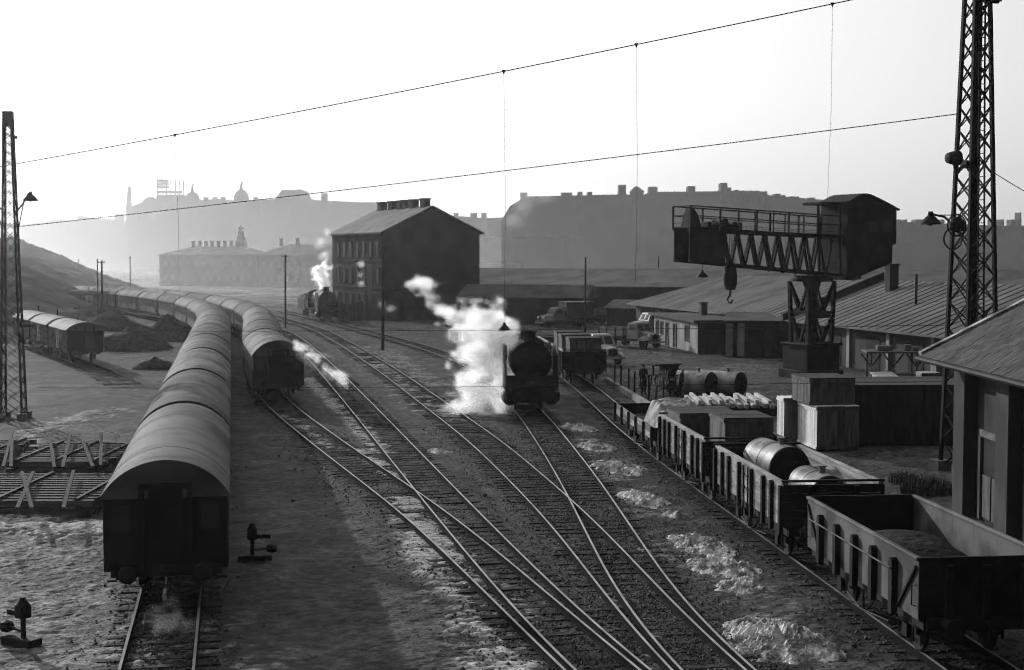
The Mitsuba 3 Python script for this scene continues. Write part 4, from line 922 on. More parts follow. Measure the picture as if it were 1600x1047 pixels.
part(lm, 'insulator', cyl((0.2, 0, 15.0), (0.45, 0, 15.0), 0.09, 10), 'iron_black')
part(lm, 'bracket', bx(0.5, 1.2, -0.06, 0.06, 4.9, 5.05), 'iron_black', False)

RMP = (18.6, 57.5)
rm = thing('lattice_mast', 'tall steel lattice mast with floodlights at the right, rising out of the frame', 'mast', (*RMP, 0), 0.32)
hb2, ht2, HT = 0.80, 0.21, 24.5
cf = lambda f: [(sx * (hb2 + (ht2 - hb2) * f), sy * (hb2 + (ht2 - hb2) * f), HT * f) for sx, sy in ((-1, -1), (1, -1), (1, 1), (-1, 1))]
lattice(rm, cf, 27, 0.14, 0.065)
part(rm, 'ladder', cat(bar((-0.12, -0.66, 0.5), (-0.1, -0.22, 22), 0.05), bar((0.18, -0.66, 0.5), (0.16, -0.22, 22), 0.05), *[bar((-0.12 + 0.02 * k / 70, -0.66 + 0.44 * k / 70, 0.5 + 21.5 * k / 70), (0.18 - 0.02 * k / 70, -0.66 + 0.44 * k / 70, 0.5 + 21.5 * k / 70), 0.03) for k in range(70)]), 'steel_lattice', False)
part(rm, 'cable_duct', bar((0.02, 0.0, 0.0), (0.02, 0.0, 23.5), 0.3, 0.26), 'steel_lattice', False)
for b6 in [bx(sx * hb2 - 0.35, sx * hb2 + 0.35, sy * hb2 - 0.35, sy * hb2 + 0.35, -0.3, 0.35) for sx in (-1, 1) for sy in (-1, 1)]: part(rm, 'foot', b6, 'plaster', False)
def world_to(t, p):
    M = np.linalg.inv(np.array(place[t].matrix, float)); return (M @ np.array([*p, 1.0]))[:3]
P = world_to(rm, ax(1489, 247, 56.5)); Q = world_to(rm, ax(1510, 257, 57.2))
part(rm, 'floodlight', cat(lathe([[0, -0.3], [0.2, -0.25], [0.27, 0.0], [0.3, 0.25], [0.0, 0.2]], 18, P, 'x'), bar(P, P - np.array([-0.1, 0, 0.5]), 0.06), bar(P - np.array([-0.1, 0, 0.5]), Q, 0.07), bx(Q[0] - 0.15, Q[0] + 0.25, Q[1] - 0.2, Q[1] + 0.2, Q[2] - 0.15, Q[2] + 0.15)), 'iron_black')
P = world_to(rm, ax(1454, 346, 56.0)); Q = world_to(rm, ax(1490, 352, 57.0)); R_ = world_to(rm, ax(1462, 336, 56.0))
part(rm, 'lamp_arm', cat(tube([Q, (R_ + Q) / 2 + [0, 0, 0.12], R_, P + [0, 0, 0.3]], 0.045), bar(R_, Q + [0, 0, 0.4], 0.04)), 'iron_black')
lamp_bowl(rm, P, 1.15)
for dz, px in ((0, 1495), (0.7, 1489)):
    Q2 = world_to(rm, ax(px, 352 + dz * 30, 56.2))
    part(rm, 'lamp_ring', trimesh.creation.torus(0.42, 0.035, 24, 6).apply_transform(trimesh.transformations.rotation_matrix(1.57, [1, 0, 0])).apply_translation(Q2), 'iron_black')
Q3 = world_to(rm, ax(1496, 352, 56.3)); part(rm, 'lamp_box', lathe([[0, -0.3], [0.3, -0.2], [0.33, 0.1], [0.1, 0.35], [0, 0.35]], 16, Q3), 'iron_black')
P = world_to(rm, ax(1548, 0, 57)); part(rm, 'insulator', cat(cyl(P - [0.8, 0, -0.02], P + [0.5, 0, 0], 0.04, 8), *[cyl(P + [0.1 * k, 0, 0], P + [0.1 * k + 0.05, 0, 0], 0.13, 12) for k in range(-3, 4)]), 'iron_black')
part(rm, 'junction_box', bx(-0.2, 0.3, -1.05, -0.8, 1.6, 3.3), 'plaster_pale', False)

# wires between the masts
def wire(name, label, a, b_, sag, r, cat_='wire', n=60, bsdf='iron_black'):
    u = np.linspace(0, 1, n)[:, None]; P_ = np.asarray(a)[None] * (1 - u) + np.asarray(b_)[None] * u; P_[:, 2] -= (4 * sag * u * (1 - u))[:, 0]
    t_ = thing(name, label, cat_); part(t_, 'cable', tube(P_, r, 5), bsdf, True); return t_, P_
dist = lambda px: 76.0 + (57.5 - 76.0) * (px - 20) / (1515 - 20)
A = ax(-140, 285, dist(-140)); B = ax(1500, -36, dist(1500))
top, PW = wire('span_cable', 'upper span cable slung across the whole sky between the two lattice masts', A, B, 0.25, 0.024, n=500)
A2 = ax(20, 355, 76.0); B2 = ax(1497, 178, 57.5)
low, _ = wire('span_cable', 'lower span cable running from the left mast to the right mast', A2, B2, 0.12, 0.02)
for px, y1, lab in ((276, 470, 'leftmost hanging wire with a clamp on the upper span cable'), (788, 505, 'hanging wire in the middle carrying a yard lamp over the locomotive steam'), (993, 440, 'hanging wire just left of the crane jib tip'), (1293, 315, 'rightmost hanging wire, above the crane cabin')):
    d = dist(px); i = np.argmin(np.abs(PW[:, 0] * FOCAL / PW[:, 1] + 800 - px)); p0 = PW[i]
    q = ax(px + (4 if px == 276 else 0), y1, p0[1])
    t_ = thing('drop_wire', lab, 'wire')
    part(t_, 'wire', tube([p0, (p0 + q) / 2 + [0.06, 0, 0], q], 0.007, 4), 'iron_black', True)
    part(t_, 'clamp', hull([p0 + [-0.09, 0, 0.06], p0 + [0.09, 0, 0.06], p0 + [0, 0.05, 0.06], p0 + [0, -0.05, 0.0], p0 + [0, 0, -0.16]]), 'iron_black', False)
    if px == 788: lamp_bowl(t_, q - [0, 0, 0.25], 0.8)
for k, (py0, py1, lab) in enumerate(((517, 512, 'thin wire crossing low in front of the nearer locomotive chimney'), (606, 600, 'lowest thin wire crossing at locomotive buffer height'))):
    wire('guy_wire', lab, ax(60, py0, 75.0), ax(1480, py1 - 4, 58.0), 0.1, 0.012)
wire('guy_wire', 'wire leaving the right mast down towards the right edge', ax(1535, 258, 57.5), ax(1640, 320, 50), 0.05, 0.018)

# ------------------------------------------------------------------ wooden poles
def pole(label, px, pbase, ptop, r=0.11, arms=1, bent=False):
    p = at(px, pbase); s = FOCAL / p[1]; h = (pbase - ptop) / s
    t_ = thing('telegraph_pole', label, 'pole', (p[0], p[1], 0), 0.3)
    part(t_, 'shaft', cyl((0, 0, -0.3), (0.02 * h * 0.3, 0, h), r, 10, r * 0.75), 'plank_dark')
    for k in range(arms):
        part(t_, 'cross_arm', bar((-0.45, 0, h - 0.25 - 0.5 * k), (0.45, 0, h - 0.25 - 0.5 * k), 0.07, 0.09), 'plank_dark', False)
        for x in (-0.38, 0.38):
            part(t_, 'insulator', lathe([[0, 0], [0.05, 0.02], [0.06, 0.1], [0, 0.16]], 8, (x, 0, h - 0.2 - 0.5 * k)), 'iron_black')
    return t_
for a in (('pole at the far left, first of the pair beyond the round roofed wagons', 153, 500, 405, 0.09, 0), ('thicker pole beside it beyond the round roofed wagons', 160, 505, 407, 0.14, 1), ('slim pole right of the pair near the curving carriages', 204, 480, 400, 0.1, 0), ('faint short pole left of the pair', 123, 470, 405, 0.1, 0),
          ('pole with a crossarm standing left of the far locomotive', 446, 512, 398, 0.13, 1), ('tall thick pole standing before the corner of the three storey block', 598, 546, 385, 0.16, 1), ('pole behind the lorries, in the middle of the long warehouse', 914, 520, 402, 0.13, 0),
          ('pole by the left end of the light windowed hut', 1028, 492, 400, 0.12, 0), ('faint pole before the pale warehouse roof', 862, 462, 415, 0.1, 0), ('pole rising behind the dark shed left of the crane', 1187, 500, 430, 0.12, 1), ('pole standing right of the crane before the striped roof', 1429, 575, 428, 0.13, 0),
          ('small pole with a crossarm on the left slope of the striped roof', 1153, 500, 455, 0.06, 1)):
    pole(*a)
p = at(1556, 520); s = FOCAL / p[1]
single('bent_pipe', tube([(0, 0, 0), (0, 0, 3.4), (0.06, 0, 3.65), (0.25, 0, 3.8), (0.4, 0, 3.75)], 0.07, 8), 'iron_black', 'pipe with a bent top standing behind the tiled roof at the right', 'pipe', loc=(p[0], p[1], 0))

# ------------------------------------------------------------------ jib crane
CP = (21.5, 102.0)
cr = thing('jib_crane', 'big dark jib crane with a railed jib and arched machine house over the crates', 'crane', (*CP, 0), yaw(-0.9, -0.43))
S_ = 'steel_lattice'
part(cr, 'pedestal', cat(cbox(-1.65, 1.65, -1.65, 1.65, -0.3, 0.6, 0.05)), 'plaster_sooty', False)
part(cr, 'base_cabin', cbox(-1.45, 1.45, -1.45, 1.45, 0.6, 2.35, 0.05), S_, False)
part(cr, 'base_cabin_rim', cbox(-1.6, 1.6, -1.6, 1.6, 2.35, 2.5, 0.03), S_, False)
col = lambda f: [(sx * (1.0 + 0.12 * f), sy * (1.0 + 0.12 * f), 2.5 + 4.4 * f) for sx, sy in ((-1, -1), (1, -1), (1, 1), (-1, 1))]
for k in range(4): part(cr, 'column_leg', bar(col(0)[k], col(1)[k], 0.24), S_, False)
for f0, f1 in ((0, 0.48), (0.5, 1.0)):
    A, B = np.array(col(f0)), np.array(col(f1))
    for k in range(4):
        q = (k + 1) % 4; m = (A[k] + A[q]) / 2
        part(cr, 'column_brace', bar(B[k], m, 0.17), S_, False); part(cr, 'column_brace', bar(B[q], m, 0.17), S_, False)
        part(cr, 'column_tie', bar(A[k], A[q], 0.15), S_, False)
part(cr, 'king_post', cat(cyl((0, 0, 2.4), (0, 0, 7.0), 0.42, 20), cyl((0, 0, 6.0), (0, 0, 7.0), 0.42, 20, 0.7)), S_)
part(cr, 'slewing_ring', cat(cyl((0, 0, 6.88), (0, 0, 7.1), 1.5, 32), cyl((0, 0, 7.1), (0, 0, 7.3), 1.3, 32)), S_)
part(cr, 'notice_box', cbox(-0.7, 1.0, 1.16, 1.28, 4.3, 4.8, 0.02), 'plaster_sooty', False)
zt = lambda x: 10.0 + 0.045 * x; zb = lambda x: 7.3 + 0.10 * x if x > 0 else 7.3
for s in (-1, 1):
    y = s * 0.95
    part(cr, 'top_chord', bar((-6.0, y, zt(-1)), (11.0, y, zt(11.0)), 0.2, 0.24), S_, False)
    part(cr, 'bottom_chord', bar((-2.2, y, 7.3), (11.0, y, zb(11.0)), 0.18, 0.2), S_, False)
    xs = np.linspace(-1.0, 8.2, 9)
    for i in range(8):
        m = (xs[i] + xs[i + 1]) / 2
        part(cr, 'web_member', bar((xs[i], y, zt(xs[i])), (m, y, zb(m)), 0.15, 0.15), S_, False)
        part(cr, 'web_member', bar((m, y, zb(m)), (xs[i + 1], y, zt(xs[i + 1])), 0.15, 0.15), S_, False)
    part(cr, 'tip_plate', hull([(8.1, y + dy, z) for dy in (-0.05, 0.05) for z in (zb(8.1), zt(8.1))] + [(11.0, y + dy, z) for dy in (-0.05, 0.05) for z in (zb(11.0) - 0.1, zt(11.0))]), S_, False)
    ps = [11.0, 8.6, 5.6, 2.9, 0.4, -1.6]
    for x in ps:
        part(cr, 'rail_post', bar((x, s * 1.1, zt(x)), (x, s * 1.1, zt(x) + 1.62), 0.11), S_, False)
    for x in (7.1, 4.2, 1.6):
        part(cr, 'rail_post', bar((x, s * 1.1, zt(x)), (x, s * 1.1, zt(x) + 1.55), 0.07), S_, False)
    for dz, w in ((1.6, 0.09), (0.95, 0.07), (0.45, 0.03)):
        part(cr, 'hand_rail', bar((-1.6, s * 1.1, zt(-1.6) + dz), (11.0, s * 1.1, zt(11.0) + dz), w), S_, False)
for dz, w in ((1.6, 0.06), (0.95, 0.045)):
    part(cr, 'hand_rail', bar((11.0, -1.1, zt(11.0) + dz), (11.0, 1.1, zt(11.0) + dz), w), S_, False)
part(cr, 'deck', hull([(-1.6, -1.15, zt(-1.6) + 0.12), (-1.6, 1.15, zt(-1.6) + 0.12), (11.05, -1.15, zt(11.05) + 0.12), (11.05, 1.15, zt(11.05) + 0.12), (-1.6, -1.15, zt(-1.6) + 0.2), (-1.6, 1.15, zt(-1.6) + 0.2), (11.05, -1.15, zt(11.05) + 0.2), (11.05, 1.15, zt(11.05) + 0.2)]), S_, False)
part(cr, 'winch_hood', hull([(x, y, zt(10) + 0.2) for x in (9.7, 10.75) for y in (-0.5, 0.5)] + [(x, y, zt(10) + 1.15) for x in (10.0, 10.6) for y in (-0.4, 0.4)] + [(x, y, zt(10) + 1.5) for x in (10.2, 10.5) for y in (-0.25, 0.25)]), S_, False)
part(cr, 'winch', cat(cbox(6.4, 9.2, -0.55, 0.55, zt(8) + 0.2, zt(8) + 0.5, 0.04), cyl((7.9, -0.6, zt(8) + 0.62), (7.9, 0.6, zt(8) + 0.62), 0.3, 18), cyl((7.0, -0.5, zt(7) + 0.55), (7.0, 0.5, zt(7) + 0.55), 0.22, 18), cyl((9.0, -0.4, zt(9) + 0.5), (9.0, 0.4, zt(9) + 0.5), 0.16, 14), cbox(6.3, 6.6, -0.4, 0.4, zt(6) + 0.2, zt(6) + 0.75, 0.03)), S_)
prof = [(-1.9, 8.6), (-1.9, 12.45)] + [(-1.9 - u * 4.45, 12.45 + 0.72 * math.sin(min(1, u * 2.2) * math.pi / 2) - 1.75 * max(0, u - 0.25) ** 1.2) for u in np.linspace(0.06, 1, 14)]
prof += [(-6.35, 9.55), (-6.0, 9.5), (-6.0, 8.2), (-2.3, 6.98), (-1.9, 7.0)]
part(cr, 'machine_house', cat(prism_y(prof, -1.5, 1.5)), S_, False)
rp = [(-1.7, 12.5)] + [(-1.9 - u * 4.6, 12.5 + 0.72 * math.sin(min(1, u * 2.2) * math.pi / 2) - 1.75 * max(0, u - 0.25) ** 1.2) for u in np.linspace(0.0, 1, 16)]
part(cr, 'house_roof', prism_y(rp + [(x, z + 0.1) for x, z in rp[::-1]], -1.68, 1.68), S_, False)
part(cr, 'canopy', cbox(-1.9, -0.2, -1.5, 0.6, 12.35, 12.55, 0.03), S_, False)
part(cr, 'house_post', cat(bar((-1.55, -1.2, 7.3), (-1.4, -1.2, 12.4), 0.16), bar((-1.6, 1.1, 7.3), (-1.5, 1.1, 12.4), 0.16)), S_, False)
part(cr, 'door', bx(-3.1, -2.2, 1.5, 1.54, 9.6, 11.0), 'iron_black', False)
for x in (-4.2, -5.5): part(cr, 'house_window', bx(x - 0.4, x + 0.4, 1.5, 1.53, 10.4, 11.2), 'window_glass', False)
hk = thing('crane_hook', 'barrel shaped crane hook block hanging on ropes below the jib', 'hook', M=place[cr])
hx = 7.0
part(hk, 'rope', cat(*[cyl((hx + a, b_, 8.0), (hx + a, b_, zt(hx)), 0.03, 6) for a in (-0.2, 0.2) for b_ in (-0.15, 0.15)]), 'iron_black')
part(hk, 'hook_block', lathe([[0, 6.35], [0.34, 6.35], [0.46, 6.75], [0.48, 7.3], [0.4, 7.85], [0.3, 8.02], [0, 8.02]], 22, (hx, 0, 0)), S_)
part(hk, 'hook', cat(cyl((hx, 0, 5.9), (hx, 0, 6.4), 0.08, 10), tube([(hx, 0, 5.95), (hx + 0.16, 0, 5.85), (hx + 0.22, 0, 5.65), (hx + 0.1, 0, 5.45), (hx - 0.1, 0, 5.45), (hx - 0.2, 0, 5.65)], 0.075, 8)), 'iron_black')
lp = thing('hanging_lamp', 'small lamp hanging under the tip of the crane jib', 'lamp', M=place[cr])
part(lp, 'cord', cyl((9.3, 0, 7.7), (9.3, 0, 8.3), 0.03, 6), 'iron_black'); lamp_bowl(lp, (9.3, 0, 7.35), 1.1, 'shade')

# ------------------------------------------------------------------ crates and cargo
def crate(label, corner, front, w, dep, h, bsdf, zb=0.0, n=(5, 7), category='crate', batten=True, group=None):
    """corner: near left ground corner; front: direction along the face turned to the camera"""
    t = thing('crate', label, category, (corner[0], corner[1], zb), yaw(*front), group)
    part(t, 'core', bx(0.03, w - 0.03, 0.03, dep - 0.03, 0.02, h - 0.03), 'plank_dark', False)
    rr = random.Random(int(w * 1000)); 
    worn = {'plank_grey': 'plank_grey_worn', 'plank_white': 'plank_white_worn'}.get(bsdf, bsdf)
    fb = (bsdf, worn) if bsdf != 'plank_white' else ('plank_grey', 'plank_grey_worn')  # front boards of white crates greyed to paint in their shade
    for k in range(n[0]):
        a, b_ = k * w / n[0], (k + 1) * w / n[0]
        part(t, 'board', bx(a + rr.uniform(0.005, 0.016), b_ - rr.uniform(0.005, 0.016), rr.uniform(-0.012, 0.008), 0.03, rr.uniform(0, 0.02), h - rr.uniform(0, 0.03)), fb[rr.random() > 0.55], False)
    for k in range(n[1]):
        a, b_ = k * dep / n[1], (k + 1) * dep / n[1]
        part(t, 'board', bx(rr.uniform(-0.012, 0.008), 0.03, a + rr.uniform(0.005, 0.016), b_ - rr.uniform(0.005, 0.016), rr.uniform(0, 0.02), h - rr.uniform(0, 0.03)), (bsdf, worn)[rr.random() > 0.6], False)
        part(t, 'board', bx(w - 0.03, w, a + 0.006, b_ - 0.006, 0.0, h), bsdf, False)
    for k in range(max(3, int(dep / 0.4))):
        m = max(3, int(dep / 0.4)); part(t, 'lid_board', bx(-0.02, w + 0.02, k * dep / m + 0.005, (k + 1) * dep / m - 0.005, h - 0.03, h + 0.015 + rr.uniform(0, 0.01)), 'plank_dark' if bsdf == 'plank_grey' else bsdf, False)  # lids of grey crates darkened to hold down the light on top
    if batten:
        for z in (0.02, h - 0.16):
            part(t, 'batten', bx(-0.04, -0.008, 0.02, dep - 0.02, z, z + 0.12), bsdf, False)
            part(t, 'batten', bx(0.02, w - 0.02, -0.04, -0.008, z, z + 0.12), bsdf if bsdf != 'plank_white' else 'plank_grey', False)  # front battens of white crates take the same painted shade
    return t
F0 = (0.993, 0.12)
c0 = at(1276, 703)
crate('largest white boarded crate on the ground, bottom of the stack near the crane', c0, F0, 1.95, 2.7, 1.95, 'plank_white', n=(6, 9))
crate('narrow white crate standing close behind the largest white crate', (c0[0] - 0.95, c0[1] + 2.74), F0, 1.9, 1.1, 2.05, 'plank_white', n=(5, 4))
crate('grey crate lying on top of the largest white crate', (c0[0] - 0.25, c0[1] + 0.35), F0, 2.1, 2.6, 1.2, 'plank_grey', zb=1.985, n=(5, 6))
ld = crate('very long dark crate behind the white ones, as tall as a shed', (15.6, 65.2), (1, 0.03), 5.9, 4.5, 2.75, 'plank_dark', n=(14, 10))
WM1 = place[w1]; p = np.array(WM1.matrix, float); ry = math.atan2(p[1, 0], p[0, 0])
def in_wagon(w, x, y, z):
    return (np.array(place[w].matrix, float) @ np.array([x, y, z, 1.0]))[:3]
f1 = (math.cos(ry), math.sin(ry))
q = in_wagon(w1, -0.55, -3.2, 1.18); crate('tall grey boarded crate in the near end of the third wagon', q, f1, 1.7, 2.3, 1.8, 'plank_grey', zb=q[2], n=(5, 4))
q = in_wagon(w1, -1.2, 1.0, 1.18); crate('dark crate in the far end of the third wagon', q, f1, 2.2, 2.4, 1.5, 'plank_grey', zb=q[2], n=(6, 5))
GB = 'boxes on the wagon beside the nearer locomotive'
for x, y, w, d_, h, lab in ((-0.9, -3.3, 2.1, 1.9, 1.95, 'grey box nearest to us on the wagon beside the nearer locomotive'), (-1.15, -0.9, 2.0, 1.9, 2.05, 'middle grey box on the wagon beside the nearer locomotive'), (-1.2, 1.6, 1.8, 1.9, 2.1, 'farthest grey box on the wagon beside the nearer locomotive')):
    q = in_wagon(w_far, x, y, 1.18); crate(lab, q, f1, w, d_, h, 'plank_grey', zb=q[2], n=(4, 4), group=GB)

def boiler_tank(label, p0, p1, r, zc, bsdf='tank_metal', group=None, valve=True, saddles=True):
    p0, p1 = np.array(p0, float), np.array(p1, float); L = np.linalg.norm(p1 - p0)
    t = thing('boiler_tank', label, 'boiler', (p0[0], p0[1], zc), math.atan2(-(p1 - p0)[0], (p1 - p0)[1]), group)
    e = r * 0.28
    part(t, 'shell', lathe([[r, 0], [r, L]], 40, (0, 0, 0), 'y'), bsdf, 60)
    cap = [[r, 0], [r * 0.96, -e * 0.3], [r * 0.8, -e * 0.62], [r * 0.5, -e * 0.88], [0, -e]]
    part(t, 'end_cap', lathe(cap[::-1], 40, (0, 0, 0), 'y'), 'wagon_dark', 60)
    part(t, 'end_cap', lathe([[a, -b_] for a, b_ in cap], 40, (0, L, 0), 'y'), 'wagon_dark', 60)
    for y in (0.06, L * 0.5, L - 0.06):
        part(t, 'seam_band', lathe([[r - 0.02, y - 0.035], [r + 0.012, y - 0.035], [r + 0.012, y + 0.035], [r - 0.02, y + 0.035]], 40, (0, 0, 0), 'y'), bsdf, 40)
    if valve:
        part(t, 'nozzle', cat(cyl((0, L * 0.3, r - 0.05), (0, L * 0.3, r + 0.18), 0.09, 12), cyl((0, L * 0.3, r + 0.18), (0, L * 0.3, r + 0.22), 0.14, 12)), bsdf)
        part(t, 'pipe_stub', cyl((0.1, -e - 0.15, r * 0.2), (0.1, -e + 0.1, r * 0.2), 0.06, 10), 'iron_black')
        part(t, 'flange', cyl((0.1, -e - 0.17, r * 0.2), (0.1, -e - 0.13, r * 0.2), 0.11, 12), 'iron_black')
    if saddles:
        for y in (L * 0.2, L * 0.8): part(t, 'saddle', hull([(sx * r * 0.75, y + dy, -zc * 0 - r - 0.05) for sx in (-1, 1) for dy in (-0.08, 0.08)] + [(sx * r * 0.6, y + dy, -r * 0.75) for sx in (-1, 1) for dy in (-0.08, 0.08)]), 'plank_dark', False)
    return t
e0 = at(1111, 619); boiler_tank('left one of two boilers lying on the ground behind the beams', (e0[0], e0[1]), (e0[0] - 2.3, e0[1] + 2.0), 0.74, 0.76, 'tank_pale')
e0 = at(1157, 619); boiler_tank('right one of two boilers lying on the ground behind the beams', (e0[0], e0[1]), (e0[0] - 2.3, e0[1] + 2.0), 0.74, 0.76, 'tank_pale')
a, b_ = in_wagon(w2, 0.3, 1.2, 1.98), in_wagon(w2, 0.05, 3.5, 1.98)
boiler_tank('pale boiler lying in the far half of the second wagon', a, b_, 0.66, a[2], saddles=True)
a, b_ = in_wagon(w2, 0.45, -2.2, 1.74), in_wagon(w2, 0.35, -0.2, 1.74)
boiler_tank('lower boiler with a valve, lying in the near half of the second wagon', a, b_, 0.52, a[2])

# tarpaulin load on the low sided wagon
rt2 = np.linspace(0, 1, 40)
def tarp_h(X, Y):
    e = np.clip((1.12 - np.abs(X)) / 0.35, 0, 1) * np.clip((2.1 - np.abs(Y)) / 0.6, 0, 1)
    return 1.1 + 1.25 * np.sqrt(e) * (1 - 0.25 * np.clip(-Y - 0.4, 0, 1)) + 0.16 * n2d(X, Y * 0.5, 2.6, 3, 4) * np.sqrt(e) * 2 + 0.05 * np.sin(Y * 9 + 2.0 * X) * e
k_ = thing('tarpaulin_load', 'pale creased tarpaulin over a load on the low sided wagon', 'tarpaulin', M=place[fw] @ T().translate([0.1, -2.2, 0]))
scene[k_] = {**mikit.ply(mound(-1.2, 1.2, -2.2, 2.2, tarp_h, 50, 80), 'tarp', True), 'to_world': place[k_]}

# pale beams on bearers
bm_ = thing('beam_stack', 'stack of pale sawn beams lying side by side between the boilers and the wagons', 'timber', (10.0, 77.0, 0.14), -0.02)
for y in (0.8, 3.6): part(bm_, 'bearer', bx(-0.2, 4.6, y, y + 0.25, -0.4, 0.3), 'plank_dark', False)
rb = random.Random(9)
for k in range(13):
    x = 0.0 + k * 0.345 + rb.uniform(-0.05, 0.05); a = rb.uniform(-0.12, 0.12)
    part(bm_, 'beam', bar((x, rb.uniform(-0.4, 0.3), 0.42), (x + a, 4.6 + rb.uniform(-0.4, 0.4), 0.42), 0.2, 0.22), 'timber_pale', False)
for k in range(8):
    x = 0.3 + k * 0.52 + rb.uniform(-0.1, 0.1)
    part(bm_, 'beam', bar((x, rb.uniform(-0.2, 0.8), 0.64), (x + rb.uniform(-0.3, 0.3), 4.2 + rb.uniform(-0.4, 0.4), 0.64), 0.18, 0.18), 'timber_pale', False)
sc_ = thing('plank_bundle', 'short bright planks dumped beside the white crates', 'timber', (13.9, 80.0, 0), 0.6)
for k in range(6): part(sc_, 'plank', bar((-0.8, k * 0.22, 0.12 + 0.02 * k), (1.0 + 0.1 * k, k * 0.2, 0.14 + 0.02 * k), 0.16, 0.06), 'timber_pale', False)

# old timbers stacked beside the left mast
def timber_stack(label, x0, x1, y0, y1, n, layers, boards, seed, zt_=0.2):
    t = thing('timber_stack', label, 'timber', (x0, y0, 0)); r = random.Random(seed)
    for l in range(layers):
        for k in range(n):
            y = (k + 0.5) * (y1 - y0) / n + r.uniform(-0.05, 0.05)
            part(t, 'timber', bar((r.uniform(-0.12, 0.1), y + r.uniform(-0.05, 0.05), 0.1 + l * 0.3), (x1 - x0 + r.uniform(-0.1, 0.12), y + r.uniform(-0.05, 0.05), 0.1 + l * 0.3), 0.2, 0.22), 'timber_old', False)
        for x in np.linspace(0.5, x1 - x0 - 0.5, 3):
            part(t, 'spacer', bx(x - 0.06, x + 0.06, 0.1, y1 - y0 - 0.1, 0.21 + l * 0.3, 0.29 + l * 0.3), 'plank_dark', False)
    zt = 0.1 + layers * 0.3 + 0.06
    for (xa, ya), (xb, yb) in boards:
        part(t, 'loose_board', bar((xa - x0, ya - y0, zt), (xb - x0, yb - y0, zt + 0.05), 0.12, 0.06), 'timber_board', False)
    return t
def g2(px, py, z): v = at(px, py, z); return (v[0], v[1])
timber_stack('front stack of old timbers at the left edge with crossed boards on top', -20.5, -14.1, 47.2, 53.4, 12, 2, [(g2(50, 797, 0.7), g2(34, 742, 0.7)), (g2(27, 797, 0.7), g2(52, 742, 0.7)), (g2(99, 797, 0.7), g2(115, 740, 0.7))], 1)
timber_stack('back stack of old timbers with four slanting boards, beside the first carriages', -20.3, -16.2, 56.2, 62.4, 11, 2, [(g2(85, 733, 0.7), g2(77, 684, 0.7)), (g2(98, 733, 0.7), g2(110, 682, 0.7)), (g2(145, 732, 0.7), g2(125, 682, 0.7)), (g2(157, 730, 0.7), g2(159, 680, 0.7))], 2)
timber_stack('small back stack of old timbers at the left edge, under the lattice mast', -26.0, -21.3, 56.4, 63.5, 12, 2, [(g2(5, 732, 0.7), g2(20, 676, 0.7)), (g2(17, 732, 0.7), g2(19, 690, 0.7))], 3)

# switch stands
def switch_stand(label, px, py, rz=0.0):
    p = at(px, py); t = thing('switch_stand', label, 'points lever', (p[0], p[1], 0), rz)
    part(t, 'base', cbox(-0.5, 0.45, -0.2, 0.2, -0.1, 0.12, 0.02), 'iron_black')
    part(t, 'post', cyl((-0.1, 0, 0.1), (-0.1, 0, 0.62), 0.06, 10), 'iron_black')
    part(t, 'lantern', cat(cbox(-0.24, 0.04, -0.14, 0.14, 0.56, 0.86, 0.03), lathe([[0.16, 0.86], [0.08, 0.96], [0.06, 1.04], [0, 1.04]], 14, (-0.1, 0, 0))), 'iron_black')
    part(t, 'vane', bx(0.04, 0.42, -0.02, 0.02, 0.58, 0.7), 'iron_black', False)
    a = part(t, 'lever', bar((-0.1, 0, 0.25), (0.42, 0, 0.3), 0.05), 'iron_black')
    part(a, 'weight', lathe([[0.0, -0.15], [0.13, -0.1], [0.17, 0], [0.13, 0.1], [0, 0.15]], 18, (0.45, 0, 0.3)), 'iron_black')
switch_stand('points lever with a lantern and ball weight right of the first carriage', 400, 873, 0.1)
switch_stand('points lever in the bottom left corner', 32, 1003, 2.6)

# posts along the kerb of the cart road
ks = np.array([at(948, 596)[:2], at(1000, 628)[:2], at(1020, 640)[:2]])
kb = thing('kerb_wall', 'low pale kerb along the cart road, beside the low sided wagon', 'kerb')
for i in range(2): part(kb, 'kerb_stone', bar((*ks[i], 0.08), (*ks[i + 1], 0.08), 0.3, 0.4), 'plaster_pale', False)
for k, (px, pb, pt) in enumerate(((960, 604, 570), (970, 608, 572), (982, 614, 577), (991, 620, 581), (1013, 628, 588), (1036, 634, 590))):
    p = at(px, pb); h = (pb - pt) / (FOCAL / p[1])
    t = thing('road_post', f'{["first", "second", "third", "fourth", "fifth", "sixth"][k]} iron post on the kerb of the cart road, counted from the locomotive side', 'post', (p[0], p[1], 0), 0, 'iron posts on the kerb')
    part(t, 'shaft', bar((0, 0, -0.1), (0.02, 0, h), 0.11), 'iron_black', False); part(t, 'cap', cbox(-0.08, 0.1, -0.08, 0.08, h, h + 0.05, 0.015), 'iron_black', False)

